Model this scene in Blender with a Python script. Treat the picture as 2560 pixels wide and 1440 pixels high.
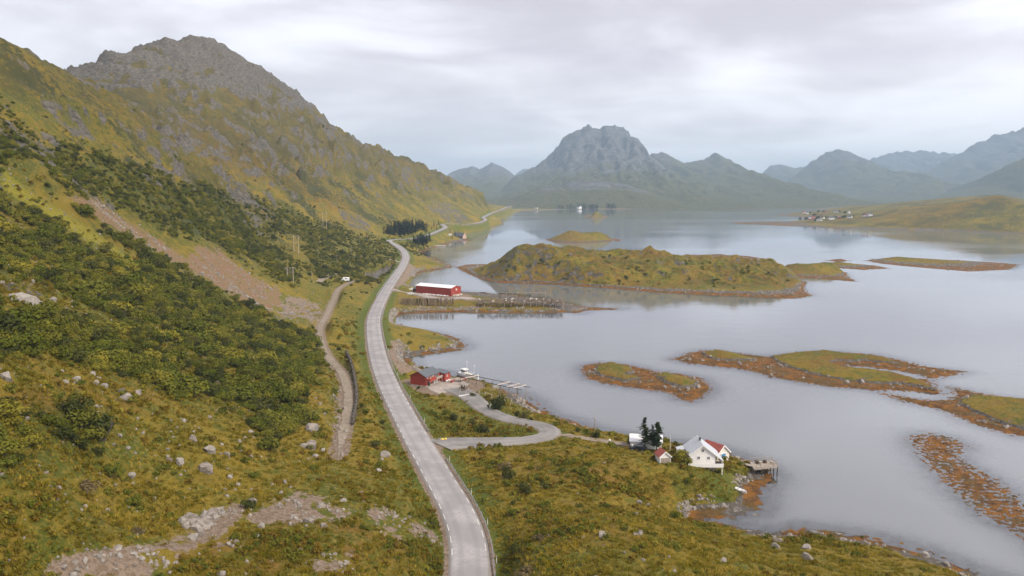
import bpy, bmesh, math, random
import numpy as np
from mathutils import Vector, Matrix, Euler
from mathutils.bvhtree import BVHTree
random.seed(7); rng = np.random.default_rng(7)
SC = bpy.context.scene
for o in list(bpy.data.objects): bpy.data.objects.remove(o)
COL = SC.collection

# ------------------------------------------------------------------ camera, sky, sun, exposure
FPX, HOR, CAMH = 1971.0, 480.0, 70.0
PITCH = math.atan((720.0 - HOR) / FPX)
cam = bpy.data.cameras.new("camera"); camo = bpy.data.objects.new("camera", cam); COL.objects.link(camo)
cam.sensor_width = 36.0; cam.lens = 36.0 * FPX / 2560.0; cam.clip_start = 1.0; cam.clip_end = 60000.0
camo.location = (0, 0, CAMH); camo.rotation_euler = (math.pi / 2 - PITCH, 0, 0)
SC.camera = camo

SUN_EL, SUN_AZ = 46.0, 124.0            # azimuth clockwise from +Y
sl = bpy.data.lights.new("sun", 'SUN'); sl.energy = 1.5; sl.angle = math.radians(14); sl.color = (1.0, .91, .78)
so = bpy.data.objects.new("sun", sl); COL.objects.link(so)
_d = Vector((math.sin(math.radians(SUN_AZ)) * math.cos(math.radians(SUN_EL)), math.cos(math.radians(SUN_AZ)) * math.cos(math.radians(SUN_EL)), math.sin(math.radians(SUN_EL))))
so.rotation_euler = _d.to_track_quat('Z', 'Y').to_euler()

W = bpy.data.worlds.new("World"); SC.world = W; W.use_nodes = True
EXPO = 1.45
SC.view_settings.view_transform = 'Standard'; SC.view_settings.look = 'None'; SC.view_settings.gamma = 1.0
SC.view_settings.exposure = EXPO; SC.view_settings.use_curve_mapping = False
SC.render.engine = 'CYCLES'
SC.cycles.use_denoising = True; SC.cycles.use_adaptive_sampling = True; SC.cycles.adaptive_threshold = 0.02
SC.cycles.max_bounces = 5; SC.cycles.diffuse_bounces = 2; SC.cycles.glossy_bounces = 2; SC.cycles.transparent_max_bounces = 8
SC.cycles.volume_bounces = 0; SC.cycles.transmission_bounces = 2
SC.render.resolution_x = 1024; SC.render.resolution_y = 576

class NT:
    """tiny node-tree helper"""
    def __init__(s, tree): s.t = tree; s.n = tree.nodes; s.l = tree.links; s.n.clear()
    def put(s, socket, v):
        if v is None: return
        if hasattr(v, 'is_output') or isinstance(v, bpy.types.NodeSocket): s.l.new(v, socket)
        else:
            if socket.type == 'RGBA' and len(v) == 3: v = (*v, 1)
            socket.default_value = v
    def node(s, typ, props=None, **ins):
        n = s.n.new(typ)
        for k, v in (props or {}).items(): setattr(n, k, v)
        for k, v in ins.items():
            key = int(k[1:]) if k[0] == 'i' and k[1:].isdigit() else k.replace('_', ' ')
            s.put(n.inputs[key], v)
        return n
    def noise(s, vec, scale, detail=4, rough=.55, dist=0., dim='3D'):
        n = s.node('ShaderNodeTexNoise', dict(noise_dimensions=dim), Vector=vec, Scale=scale, Detail=detail, Roughness=rough, Distortion=dist)
        return n.outputs['Fac']
    def math(s, op, a, b=None, clamp=False):
        n = s.node('ShaderNodeMath', dict(operation=op, use_clamp=clamp)); s.put(n.inputs[0], a); s.put(n.inputs[1], b); return n.outputs[0]
    def ramp(s, fac, lo, hi, a=0., b=1., smooth=True):
        n = s.node('ShaderNodeMapRange', dict(interpolation_type='SMOOTHSTEP' if smooth else 'LINEAR'))
        for i, v in enumerate((fac, lo, hi, a, b)): s.put(n.inputs[i], v)
        return n.outputs[0]
    def mix(s, fac, a, b, mode='MIX'):
        n = s.node('ShaderNodeMix', dict(data_type='RGBA', blend_type=mode)); s.put(n.inputs[0], fac); s.put(n.inputs[6], a); s.put(n.inputs[7], b); return n.outputs[2]
    def attr(s, name): return s.node('ShaderNodeAttribute', dict(attribute_name=name))
    def sep(s, c): return s.node('ShaderNodeSeparateColor', i0=c).outputs
    def bump(s, h, strength, dist): return s.node('ShaderNodeBump', Strength=strength, Distance=dist, Height=h).outputs[0]
    def mapping(s, vec, scale): return s.node('ShaderNodeVectorMath', dict(operation='MULTIPLY'), i0=vec, i1=scale).outputs[0]

# sky: overcast cloud layers over a Nishita sky
w = NT(W.node_tree)
skyt = w.node('ShaderNodeTexSky', dict(sky_type='NISHITA', sun_disc=False, sun_elevation=math.radians(SUN_EL), sun_rotation=math.radians(SUN_AZ)))
skyc = w.mapping(skyt.outputs[0], (.1, .1, .1))
dirn = w.node('ShaderNodeTexCoord').outputs['Generated']
sx, sy, sz = w.node('ShaderNodeSeparateXYZ', Vector=dirn).outputs
zz = w.math('ADD', w.math('MAXIMUM', sz, 0.0), .13)
cv = w.node('ShaderNodeCombineXYZ', X=w.math('DIVIDE', sx, zz), Y=w.math('DIVIDE', sy, zz), Z=0.0).outputs[0]
cl = w.noise(w.mapping(cv, (.40, .34, 1)), 1.0, 5, .50, .3)
c2 = w.noise(w.node('ShaderNodeVectorMath', dict(operation='ADD'), i0=w.mapping(cv, (1.0, 1.05, 1)), i1=(3.1, 7.7, 2.2)).outputs[0], 1.0, 6, .54, .5)
cl = w.math('ADD', w.math('MULTIPLY', cl, .62), w.math('MULTIPLY', c2, .38))
dens = w.ramp(cl, .41, .57)
ccol = w.mix(dens, (.575, .560, .585), (.318, .292, .316))
# thinner, brighter cloud towards the horizon and towards the sun's side
low = w.ramp(sz, .0, .30, 1.0, 0.0)
ccol = w.mix(w.math('MULTIPLY', low, .38), ccol, (.525, .512, .535))
br = w.ramp(w.math('MULTIPLY', sx, 1.0), -.5, .75, .88, 1.06, False)
ccol = w.mapping(ccol, (1, 1, 1)); ccol = w.node('ShaderNodeVectorMath', dict(operation='SCALE'), i0=ccol, Scale=br).outputs[0]
tot = w.mix(.93, skyc, ccol)
bg = w.node('ShaderNodeBackground', Color=tot, Strength=0.85)
w.l.new(bg.outputs[0], w.node('ShaderNodeOutputWorld').inputs[0])
W.cycles.sampling_method = 'MANUAL'; W.cycles.sample_map_resolution = 512

# ------------------------------------------------------------------ picture geometry -> world
CP, SP = math.cos(PITCH), math.sin(PITCH)
def ray(px, py):
    u = (px - 1280.0) / FPX; v = (720.0 - py) / FPX
    return np.array([u, CP + SP * v, -SP + CP * v])
def PZ(px, py, z=0.0):
    d = ray(px, py); t = (z - CAMH) / d[2]; return np.array([d[0] * t, d[1] * t, z])
def PY(px, py, Y):
    d = ray(px, py); t = Y / d[1]; return np.array([d[0] * t, Y, CAMH + d[2] * t])
def project(x, y, z):
    dz = z - CAMH; zc = np.maximum(y * CP - dz * SP, 1e-3); yc = y * SP + dz * CP
    return 1280 + FPX * x / zc, 720 - FPX * yc / zc

# ------------------------------------------------------------------ noise
_G = rng.permutation(256).astype(np.int32); _A = np.linspace(0, 2 * np.pi, 256, endpoint=False).astype(np.float32)
_GX, _GY = np.cos(_A), np.sin(_A)
def perlin(x, y):
    xi = np.floor(x).astype(np.int32); yi = np.floor(y).astype(np.int32)
    xf = (x - xi).astype(np.float32); yf = (y - yi).astype(np.float32)
    u = xf * xf * xf * (xf * (xf * 6 - 15) + 10); v = yf * yf * yf * (yf * (yf * 6 - 15) + 10)
    def g(a, b, fx, fy):
        h = _G[(_G[a & 255] + b) & 255]; return _GX[h] * fx + _GY[h] * fy
    n0 = g(xi, yi, xf, yf); n1 = g(xi + 1, yi, xf - 1, yf); n2 = g(xi, yi + 1, xf, yf - 1); n3 = g(xi + 1, yi + 1, xf - 1, yf - 1)
    a = n0 + u * (n1 - n0); b = n2 + u * (n3 - n2); return 1.4 * (a + v * (b - a))
def fbm(x, y, sc, octv=4, gain=.5, seed=0., ridged=False):
    r = np.zeros(np.shape(x), np.float32); amp = 1.; tot = 0.; c, s = .8, .6
    X = np.asarray(x, np.float64) / sc + 17.3 * seed + 3.7; Y = np.asarray(y, np.float64) / sc - 9.1 * seed + 8.2
    for i in range(octv):
        n = perlin(X, Y); r += amp * ((1 - 2 * np.abs(n)) if ridged else n); tot += amp; amp *= gain
        X, Y = (c * X - s * Y) * 2.03 + 5.1, (s * X + c * Y) * 2.03 + 1.7
    return r / tot
def sstep(a, b, x):
    t = np.clip((x - a) / (b - a), 0, 1); return t * t * (3 - 2 * t)
def smin(a, b, k):
    h = np.clip(.5 + .5 * (b - a) / k, 0, 1); return b + (a - b) * h - k * h * (1 - h)

def catmull(P, step):
    P = np.asarray(P, float); Q = np.vstack([2 * P[0] - P[1], P, 2 * P[-1] - P[-2]]); out = []
    for i in range(1, len(Q) - 2):
        n = max(2, int(np.linalg.norm(Q[i + 1] - Q[i]) / step))
        t = np.linspace(0, 1, n, endpoint=False)[:, None]; a, b, c, d = Q[i - 1], Q[i], Q[i + 1], Q[i + 2]
        out.append(.5 * (2 * b + (c - a) * t + (2 * a - 5 * b + 4 * c - d) * t ** 2 + (3 * b - a - 3 * c + d) * t ** 3))
    out.append(P[-1:]); return np.vstack(out)
def resample(P, step):
    P = np.asarray(P, float); d = np.r_[0, np.cumsum(np.linalg.norm(np.diff(P[:, :2], axis=0), axis=1))]
    n = max(2, int(d[-1] / step)); s = np.linspace(0, d[-1], n + 1)
    return np.stack([np.interp(s, d, P[:, k]) for k in range(P.shape[1])], 1)
def segdist(x, y, P, cols=None):
    """distance to an open polyline and the interpolated value of its columns at the foot"""
    best = np.full(x.shape, 1e9, np.float32); val = np.zeros(x.shape, np.float32)
    for i in range(len(P) - 1):
        ax, ay = P[i, 0], P[i, 1]; dx, dy = P[i + 1, 0] - ax, P[i + 1, 1] - ay; L = dx * dx + dy * dy + 1e-9
        t = np.clip(((x - ax) * dx + (y - ay) * dy) / L, 0, 1)
        d = np.hypot(x - ax - t * dx, y - ay - t * dy); m = d < best; best = np.where(m, d, best)
        if cols is not None: val = np.where(m, P[i, cols] + t * (P[i + 1, cols] - P[i, cols]), val)
    return best, val
def segdist_near(x, y, P, cols, pad=60.):
    """segdist, worked out only for points near the line"""
    C = P[::max(1, len(P) // 30)]; d0, _ = segdist(x, y, np.vstack([C, P[-1:]])); m = d0 < pad
    d = np.full(x.shape, 1e3, np.float32); v = np.zeros(x.shape, np.float32)
    if m.any(): d[m], v[m] = segdist(x[m], y[m], P, cols)
    return d, v
def sdpoly(x, y, P):
    """signed distance to a closed polygon, positive inside"""
    x = np.asarray(x, np.float32); y = np.asarray(y, np.float32)
    best = np.full(x.shape, 1e9, np.float32); inside = np.zeros(x.shape, bool); n = len(P)
    for i in range(n):
        ax, ay = np.float32(P[i][0]), np.float32(P[i][1]); bx, by = np.float32(P[(i + 1) % n][0]), np.float32(P[(i + 1) % n][1]); dx, dy = bx - ax, by - ay
        L = dx * dx + dy * dy + 1e-6; t = np.clip(((x - ax) * dx + (y - ay) * dy) / L, 0, 1)
        best = np.minimum(best, (x - ax - t * dx) ** 2 + (y - ay - t * dy) ** 2)
        if dy != 0: inside ^= ((ay > y) != (by > y)) & (x < dx * (y - ay) / dy + ax)
    return np.where(inside, 1, -1) * np.sqrt(best)
class RBF:
    def __init__(s, P, c, smooth=0.0):
        P = np.asarray(P, float); s.P = P[:, :2]; s.c = c; n = len(P)
        D = np.sqrt(((s.P[:, None] - s.P[None]) ** 2).sum(-1) + c * c)
        A = np.zeros((n + 3, n + 3)); A[:n, :n] = D - np.eye(n) * smooth; A[:n, n] = 1; A[:n, n + 1:] = s.P / 500; A[n:, :n] = A[:n, n:].T
        s.w = np.linalg.lstsq(A, np.r_[P[:, 2], 0, 0, 0], rcond=None)[0]
    def __call__(s, x, y):
        x = np.asarray(x, np.float32); y = np.asarray(y, np.float32); sh = x.shape; x = x.ravel(); y = y.ravel(); out = np.empty(x.shape, np.float32)
        w32 = s.w.astype(np.float32); p32 = s.P.astype(np.float32)
        for i in range(0, len(x), 40000):
            a, b = x[i:i + 40000, None], y[i:i + 40000, None]
            out[i:i + 40000] = np.sqrt((a - p32[:, 0]) ** 2 + (b - p32[:, 1]) ** 2 + np.float32(s.c ** 2)) @ w32[:-3] + w32[-3] + (a[:, 0] * w32[-2] + b[:, 0] * w32[-1]) / 500
        return out.reshape(sh)

# ------------------------------------------------------------------ object helpers
def tag(o, label=None, cat=None, group=None, kind=None):
    for k, v in (('label', label), ('category', cat), ('group', group), ('kind', kind)):
        if v: o[k] = v
    return o
def link(name, me, mat=None, parent=None):
    o = bpy.data.objects.new(name, me); COL.objects.link(o)
    if mat is not None and me is not None:
        for m in (mat if isinstance(mat, (list, tuple)) else [mat]): me.materials.append(m)
    if parent is not None: o.parent = parent
    return o
def grid_mesh(name, X, Y, Z, keep=None, smooth=True):
    r, c = X.shape; idx = np.arange(r * c).reshape(r, c)
    q = np.stack([idx[:-1, :-1], idx[:-1, 1:], idx[1:, 1:], idx[1:, :-1]], -1).reshape(-1, 4)
    if keep is not None: q = q[keep.ravel()]
    used, inv = np.unique(q, return_inverse=True); q = inv.reshape(-1, 4)
    v = np.stack([X.ravel(), Y.ravel(), Z.ravel()], 1)[used]
    me = bpy.data.meshes.new(name); me.vertices.add(len(v)); me.vertices.foreach_set('co', v.astype(np.float32).ravel())
    me.loops.add(len(q) * 4); me.loops.foreach_set('vertex_index', q.ravel().astype(np.int32))
    me.polygons.add(len(q)); me.polygons.foreach_set('loop_start', np.arange(0, len(q) * 4, 4, dtype=np.int32))
    me.update(calc_edges=True); me.validate()
    me.polygons.foreach_set('use_smooth', np.ones(len(me.polygons), bool)) if smooth else None
    # make sure the faces look up
    if len(me.polygons) and me.polygons[0].normal.z < 0: me.flip_normals()
    return me, used
def setattr_col(me, name, a):
    at = me.attributes.new(name, 'FLOAT_COLOR', 'POINT'); b = np.ones((len(a), 4), np.float32); b[:, :a.shape[1]] = a
    at.data.foreach_set('color', b.ravel())
def setattr_f(me, name, a):
    at = me.attributes.new(name, 'FLOAT', 'POINT'); at.data.foreach_set('value', np.asarray(a, np.float32))
def newmat(name):
    m = bpy.data.materials.new(name); m.use_nodes = True; return m, NT(m.node_tree)
def finish(n, col, rough=.8, normal=None, **kw):
    b = n.node('ShaderNodeBsdfPrincipled', Base_Color=col, Roughness=rough, **kw)
    if normal is not None: n.put(b.inputs['Normal'], normal)
    n.l.new(b.outputs[0], n.node('ShaderNodeOutputMaterial').inputs[0]); return b
def simple(name, col, rough=.7, var=.18, scale=3.0, metal=0.0, bump=0.0, bscale=20., coords='Object'):
    """paint, wood or metal with uneven tone"""
    m, n = newmat(name); v = n.node('ShaderNodeTexCoord').outputs[coords]
    f = n.ramp(n.noise(v, scale, 5, .6), .3, .7)
    c = n.mix(f, tuple(k * (1 - var) for k in col), tuple(min(1, k * (1 + var)) for k in col))
    nb = n.bump(n.noise(v, bscale, 3), bump, .05) if bump else None
    finish(n, c, rough, nb, Metallic=metal); return m
# ------------------------------------------------------------------ roads and tracks (traced, at their own heights)
def trace(L, step=2.0): return resample(catmull([PZ(*p) for p in L], step), step)
ROAD = trace([(1168,1640,8.2),(1173,1520,8),(1174,1438,8),(1172,1370,8),(1159,1315,8),(1134,1258,8),(1103,1205,8),(1070,1147,8),(1041,1097,8),(1005,1030,7.8),(970,960,7.5),(947,897,7),(936,842,6.5),(934,802,6.2),(942,774,6),(953,750,5.8),(968,723,5.8),(989,692,6.2),(1008,663,7),(1014,643,8),(1007,627,9.5),(990,614,11),(973,605,12.5),(978,601,13),(1000,599,12.5),(1035,597,11),(1074,587,11),(1094,579,12),(1110,572,13),(1113,567,14),(1105,563,15.5),(1120,560,17),(1142,560,16),(1165,562,13),(1192,559,12),(1210,553,13),(1213,549,14.5),(1208,545,16.5),(1216,540,18),(1226,535,19),(1236,531,20),(1251,526,20),(1262,521,20),(1277,516,20)], 3.0)
ROADW = 3.2
SIDE = trace([(1060,1128,8),(1100,1112,7.8),(1160,1108,7.3),(1240,1105,6.6),(1320,1100,6.0),(1372,1087,5.6),(1362,1068,5.2),(1310,1056,4.6),(1262,1045,4.0),(1225,1030,3.4),(1195,1008,2.9),(1165,985,2.5),(1135,972,2.3)], 1.5)
DRIVE = trace([(1380,1084,5.6),(1430,1092,5.4),(1490,1100,5.4),(1545,1109,5.5),(1600,1120,5.5)], 1.5)
TRACK = trace([(905,702,6.0),(880,705,6.5),(848,722,7.2),(834,750,7.8),(816,790,8.2),(800,822,8.6),(806,865,8.8),(828,903,9),(855,935,9.4),(870,985,10),(868,1040,10.8),(857,1090,11.4),(846,1140,12)], 1.5)
WARE_RD = trace([(972,727,5.6),(1005,729,4.2),(1040,733,3.4),(1100,748,3.0),(1150,745,2.8),(1180,748,2.6)], 2.0)
UPPATH = trace([(795,706,9),(810,696,10),(830,688,10.5),(850,682,11)], 2.0)
SPUR = trace([(1003,655,7.5),(985,654,7.6),(968,655,7.6)], 2.0)

# ------------------------------------------------------------------ mainland shore (z = 0) and control heights
SHORE_PX = [(2460,1440),(2392,1412),(2326,1383),(2252,1362),(2198,1349),(2140,1341),(2102,1336),(2057,1331),(2012,1325),(1977,1328),(1919,1329),(1878,1324),(1820,1311),(1762,1304),(1761,1298),(1814,1293),(1858,1288),(1884,1280),(1898,1262),(1903,1243),(1897,1226),(1910,1212),(1922,1200),(1926,1184),(1915,1168),(1895,1156),(1878,1149),(1846,1139),(1820,1133),(1790,1126),(1750,1118),(1710,1112),(1657,1104),(1585,1090),(1540,1084),(1505,1078),(1475,1070),(1450,1060),(1417,1049),(1382,1040),(1363,1026),(1344,1012),(1337,1003),(1322,995),(1312,989),(1279,980),(1241,972),(1212,965),(1190,961),(1178,957),(1150,947),(1138,943),(1128,938),(1112,930),(1080,927),(1042,923),(1031,909),(1023,894),(1025,889),(1044,888),(1072,885),(1119,880),(1147,876),(1162,871),(1166,862),(1150,848),(1120,838),(1080,829),(1040,824),(1010,821),(985,815),(977,800),(990,790),(1005,785),(1040,782),(1090,781),(1140,780),(1190,781),(1265,782),(1327,782),(1415,783),(1452,785),(1460,780),(1482,776),(1540,775),(1570,772),(1540,770),(1480,767),(1427,760),(1377,753),(1350,746),(1290,737),(1240,734),(1215,731),(1165,729),(1100,722),(1040,720),(1007,717),(1012,708),(1022,697),(1040,687),(1052,680),(1090,675),(1120,671),(1135,669),(1135,664),(1117,657),(1092,645),(1067,640),(1057,632),(1066,626),(1080,621),(1098,617),(1117,609),(1137,606),(1155,605),(1177,601),(1162,592),(1150,583),(1167,576),(1192,571),(1242,566),(1262,562),(1256,552),(1262,537),(1270,531),(1320,527),(1400,524)]
SHORE = [tuple(PZ(*p)[:2]) for p in SHORE_PX]
SHORE = [(170,-200),(165,20),(130,95)] + SHORE + [(420,5200),(-3800,5200),(-3800,-200)]

ctl = []
def cz(*L): ctl.extend(PZ(*p) for p in L)
def cy(*L): ctl.extend(PY(*p) for p in L)
cz(*[(845,722,7.2),(812,800,8.4),(806,855,8.8),(840,915,9.2),(870,985,10),(866,1060,11),(848,1140,12)])
cz((885,735,10),(870,800,13),(885,880,14.5),(905,950,14),(920,1020,12.8),(935,1100,12),(960,1180,11.5),(900,1200,13.5))
cz((1060,1300,10),(1085,1430,10),(1000,1250,11.5),(900,1270,14.5),(960,1400,13.5),(760,1240,16.5),(750,1430,17),(600,1300,18),(500,1430,19),(300,1430,21),(100,1430,24),(0,1440,26),
   (780,1120,14),(700,1100,17),(600,1180,18.5),(500,1130,22),(420,1050,27),(300,1200,24),(300,1060,30),(150,1250,27),(100,1100,34),(0,1250,33),(0,1080,41),(150,980,39),(750,1000,16),(700,930,20))
cy((0,880,128),(0,700,175),(0,500,250),(0,300,325),(0,92,400),(200,850,160),(200,600,262),(400,900,185),(400,700,285),(600,900,228),(600,780,325),(400,520,385),(300,560,340),(690,780,388),(500,700,330),
   (100,400,290),(200,300,400),(100,200,395),(160,190,425),(300,280,450),(430,362,490),(300,400,390),(450,440,490),(500,540,445),(600,600,475),(600,500,580),(700,640,530),(560,430,590),(760,700,520))
cy((330,300,660),(500,330,760),(400,280,780),(650,400,820),(600,300,900),(800,450,930),(700,350,960),(400,200,960),(550,200,1050),(700,260,1130),(250,210,880),(800,540,810),(720,520,720),(900,480,1080),(900,400,1260),(850,600,730),(930,585,900),
   (1000,440,1400),(1050,500,1420),(1000,540,1200),(1100,480,1650),(1150,525,1600),(1200,515,1850),(1060,560,1150))
cz((930,645,12),(860,660,13),(800,700,9.5),(870,690,8),(990,640,8),(930,690,4),(960,680,3))
SKY = [(160,185,930),(215,165,960),(290,122,1010),(400,103,1060),(485,97,1100),(560,110,1150),(640,150,1190),(700,196,1240),(780,262,1310),(870,345,1390),(960,380,1480),(970,372,1600),(1010,382,1650),(1060,405,1740),(1100,432,1820),(1160,465,1890),(1210,485,1950),(1245,503,2050)]
for p in SKY:
    q = PY(*p); ctl.append(q); ctl.append(np.array([q[0] * 1.13 - 20, q[1] * 1.13, q[2] - 34]))
ctl += [np.array(p, float) for p in [(-20,15,17),(-60,10,36),(-110,40,58),(30,40,10),(70,60,12),(-420,480,150),(-500,700,165),(-900,900,260),(-900,300,200),(-420,620,148),(-300,150,150),(-1500,1500,260),(-900,1900,120),(-1500,3000,150),(-600,3000,60),(-300,2600,50),(-220,2250,40)]]
# low ground right of the road, the knolls and the headland
cz((1010,960,4),(1080,1010,4.5),(1200,1065,3.6),(1150,1050,4.2),(1250,1078,4.2),(1100,1095,6.5),(1300,1150,9),(1450,1170,12.5),(1550,1150,9.5),(1450,1125,8.5),(1600,1175,8),(1700,1200,6.5),(1790,1235,4),(1250,1200,9.5),(1350,1222,9.5),(1430,1240,9),
   (1400,1290,13),(1500,1320,15),(1600,1310,13.5),(1700,1330,11),(1800,1362,9.5),(1900,1392,8.5),(2000,1380,6.5),(2100,1400,5.5),(2250,1420,3.5),(1300,1430,12.5),(1500,1430,16.5),(1700,1440,16.5),(1900,1440,12),(2100,1440,8),(1240,1330,8.5),(1290,1260,9.5),(1600,1255,6),(1700,1265,3.6),(1820,1335,2.6),
   (1650,1150,6.2),(1760,1172,5),(1720,1140,5),(1800,1150,3.6),(1600,1120,5.5),(1500,1100,5.4),(1400,1062,3.4),(1040,850,2.4),(1120,857,1.6),(1000,760,3),(1100,770,2.4),(1200,760,2),(1300,762,1.6),(1400,770,1.1),(1100,735,2.8),(1000,715,3),(1080,655,4),(1040,640,6),(1110,600,3),(1140,597,2.5),(1090,610,5),(1180,565,6),(1100,590,9),(1240,550,8),(1020,850,3.2),(1080,860,1.8))
for k in range(0, len(ROAD), 12): ctl.append(ROAD[k])
for P in (SIDE, DRIVE, WARE_RD):
    for k in range(0, len(P), 12): ctl.append(P[k])
CR = RBF(ctl, 9.0, 2.0)

POND = [tuple(PZ(*p)[:2]) for p in [(908,706),(936,716),(950,707),(970,692),(984,677),(968,680),(945,688),(918,694)]]
def terrain(x, y, full=False):
    x = np.asarray(x, np.float32); y = np.asarray(y, np.float32)
    h = CR(x, y); r = np.hypot(x, y)
    sd = sdpoly(x, y, SHORE)
    big = sstep(14, 110, h) * sstep(350, 700, r)
    mid = sstep(18, 60, h)
    hum = fbm(x, y, 26, 4, .5, 1)                                         # hummocks
    rid = fbm(x, y, 150, 6, .47, 2, True)                                 # crags
    fine = fbm(x, y, 5.5, 4, .55, 3)
    along = y * .9 + x * .3; strata = fbm(along * .33, h * 1.7 + along * .22 + 14 * fbm(x, y, 90, 2, .5, 9), 42, 5, .52, 8, True)
    h = h + hum * (1.0 + 1.6 * mid + 2.5 * big) + fine * (.30 + .5 * mid + .6 * big) + big * ((rid - rid.mean()) * 14 * sstep(20, 120, h) * (1 - .85 * sstep(170, 250, h)) + (strata - strata.mean()) * 18) + mid * (1 - big) * (strata - strata.mean()) * 3.0
    cc = .38 * x + .92 * y; ff = .92 * x - .38 * y; rib = fbm(cc + 12 * fbm(x, y, 60, 2, .5, 14), ff * .30, 75, 5, .5, 13, True)
    h = h - big * 15 * np.clip(.66 - rib, 0, 1) * sstep(25, 90, h) * (1 - .5 * sstep(200, 260, h))
    cr = fbm(x, y, 55, 5, .6, 5); crag = sstep(.10, .34, cr) * sstep(22, 70, h)
    h = h + crag * (2.2 + 5.5 * big * (1 - .7 * sstep(170, 250, h))) * (1 + .5 * fbm(x, y, 9, 3, .6, 6))
    dtr, vtr = segdist_near(x, y, TRACK, 2); k = sstep(2.2, 6.0, dtr); h = vtr + (h - vtr) * k
    pm = (np.abs(x + 120) < 90) & (np.abs(y - 630) < 130); pd = np.full(x.shape, -99, np.float32); pd[pm] = sdpoly(x[pm], y[pm], POND)
    h = np.where(pd > -1.5, np.minimum(h, -.25 * np.clip(pd, -1.5, 4) + .0), h)
    # shore
    wob = fbm(x, y, 9, 4, .6, 4); rag = fbm(x, y, 2.2, 3, .6, 7)
    s2 = sd + 1.3 * wob
    beach = np.where(s2 > 0, .10 * s2 + .40 * np.maximum(s2 - 3.2, 0) + .03 * np.maximum(s2 - 9, 0) ** 2, .05 * s2 + .12 * np.minimum(s2 + 4, 0)) + rag * .26 * np.exp(-(s2 / 7) ** 2)
    h = np.where(s2 < 0, np.maximum(beach, -5), smin(np.where(pd > -1.5, h, np.maximum(h, .35 + .03 * np.minimum(s2, 30))), beach, 1.2))
    # roads cut into or banked on the ground
    dro, vro = segdist_near(x, y, ROAD, 2, 110.); k = sstep(4.6, 10.5, dro); h = (vro - .12) + (h - vro + .12) * k
    dsi, vsi = segdist_near(x, y, SIDE, 2); k = sstep(3.2, 7.5, dsi); k = np.where(dro < 6, 1, k); h = (vsi - .10) + (h - vsi + .10) * k
    dwr, vwr = segdist_near(x, y, WARE_RD, 2); k = sstep(5, 12, dwr); k = np.where(dro < 7, 1, k); h = (vwr - .10) + (h - vwr + .10) * k
    ddr, vdr = segdist_near(x, y, DRIVE, 2); k = sstep(1.8, 4.5, ddr); k = np.where(dsi < 6, 1, k); h = (vdr - .05) + (h - vdr + .05) * k
    for (fx, fy, fz, fr) in PADS:
        k = sstep(fr, fr * 1.6, np.hypot(x - fx, y - fy)); h = fz + (h - fz) * k
    if not full: return h
    return h, dict(sd=s2, dro=dro, dsi=dsi, dtr=dtr, ddr=ddr, dwr=dwr, big=big, mid=mid, crag=crag, cr=cr, rid=rid, hum=hum, fine=fine, strata=strata, rib=rib)
PADS = []
for p in ((1052,957,2.6,8.0),(1115,965,2.3,13.0),(1134,962,2.2,8.5),(1095,735,2.9,13),(1128,740,2.8,13),(1062,731,3,11),(1655,1156,6.0,3.0),(1625,1115,5.6,6.0)):
    q = PZ(*p[:3]); PADS.append((q[0], q[1], q[2], p[3]))

# polar-spaced sheet: finer near the viewpoint, coarser far away
TH = np.radians(np.arange(-47, 46.01, .105)); RR = np.exp(np.arange(math.log(34), math.log(3300), .0050))
TX = (np.sin(TH)[None] * RR[:, None]).astype(np.float32); TY = (np.cos(TH)[None] * RR[:, None]).astype(np.float32)
# skip open sea early: coarse signed distance
_c = sdpoly(TX[::8, ::8], TY[::8, ::8], SHORE); need = np.repeat(np.repeat(_c > -30 - .02 * np.hypot(TX[::8, ::8], TY[::8, ::8]), 8, 0), 8, 1)[:TX.shape[0], :TX.shape[1]]
need &= ~((TX < -420) & (TY < 330))
TZ = np.full(TX.shape, -6, np.float32); hh, INF = terrain(TX[need], TY[need], True); TZ[need] = hh
def up(a, fill=0.):
    f = np.full(TX.shape, fill, np.float32); f[need] = a; return f
INF = {k: up(v, 1e3 if k[0] == 'd' else 0.) for k, v in INF.items()}
cellmax = np.maximum.reduce([TZ[:-1, :-1], TZ[1:, :-1], TZ[:-1, 1:], TZ[1:, 1:]])
me_t, used_t = grid_mesh("ground", TX, TY, TZ, cellmax > -2.6)
ground = link("ground", me_t); tag(ground, "grassy hillside, rocky mountain and low shore beside the fjord", None, None, "structure")

# ---- what grows where
PXT, PYT = project(TX, TY, TZ)
wx = fbm(TX, TY, 14, 3, .5, 11) * 14; wy = fbm(TX, TY, 14, 3, .5, 12) * 10
def zone(poly, soft=10, sx=1.0):
    s = sdpoly((PXT + wx * sx).astype(np.float32), (PYT + wy * sx).astype(np.float32), poly); return sstep(-soft, soft, s)
dx_ = np.gradient(TZ, axis=1) / np.maximum(np.hypot(np.gradient(TX, axis=1), np.gradient(TY, axis=1)), 1e-3)
dy_ = np.gradient(TZ, axis=0) / np.maximum(np.hypot(np.gradient(TX, axis=0), np.gradient(TY, axis=0)), 1e-3)
SLOPE = np.hypot(dx_, dy_)
I = INF; RDT = np.hypot(TX, TY)
screeZ = zone([(165,490),(240,498),(330,560),(420,620),(465,642),(500,612),(560,640),(640,690),(692,722),(706,755),(672,782),(600,752),(520,702),(430,652),(350,602),(260,560)], 15, 1.6) * sstep(-.62, -.05, fbm(TX, TY, 9, 4, .6, 23))
strip = zone([(0,415),(60,462),(180,545),(290,618),(395,682),(345,668),(250,618),(150,570),(60,510),(0,470)], 9)
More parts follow.
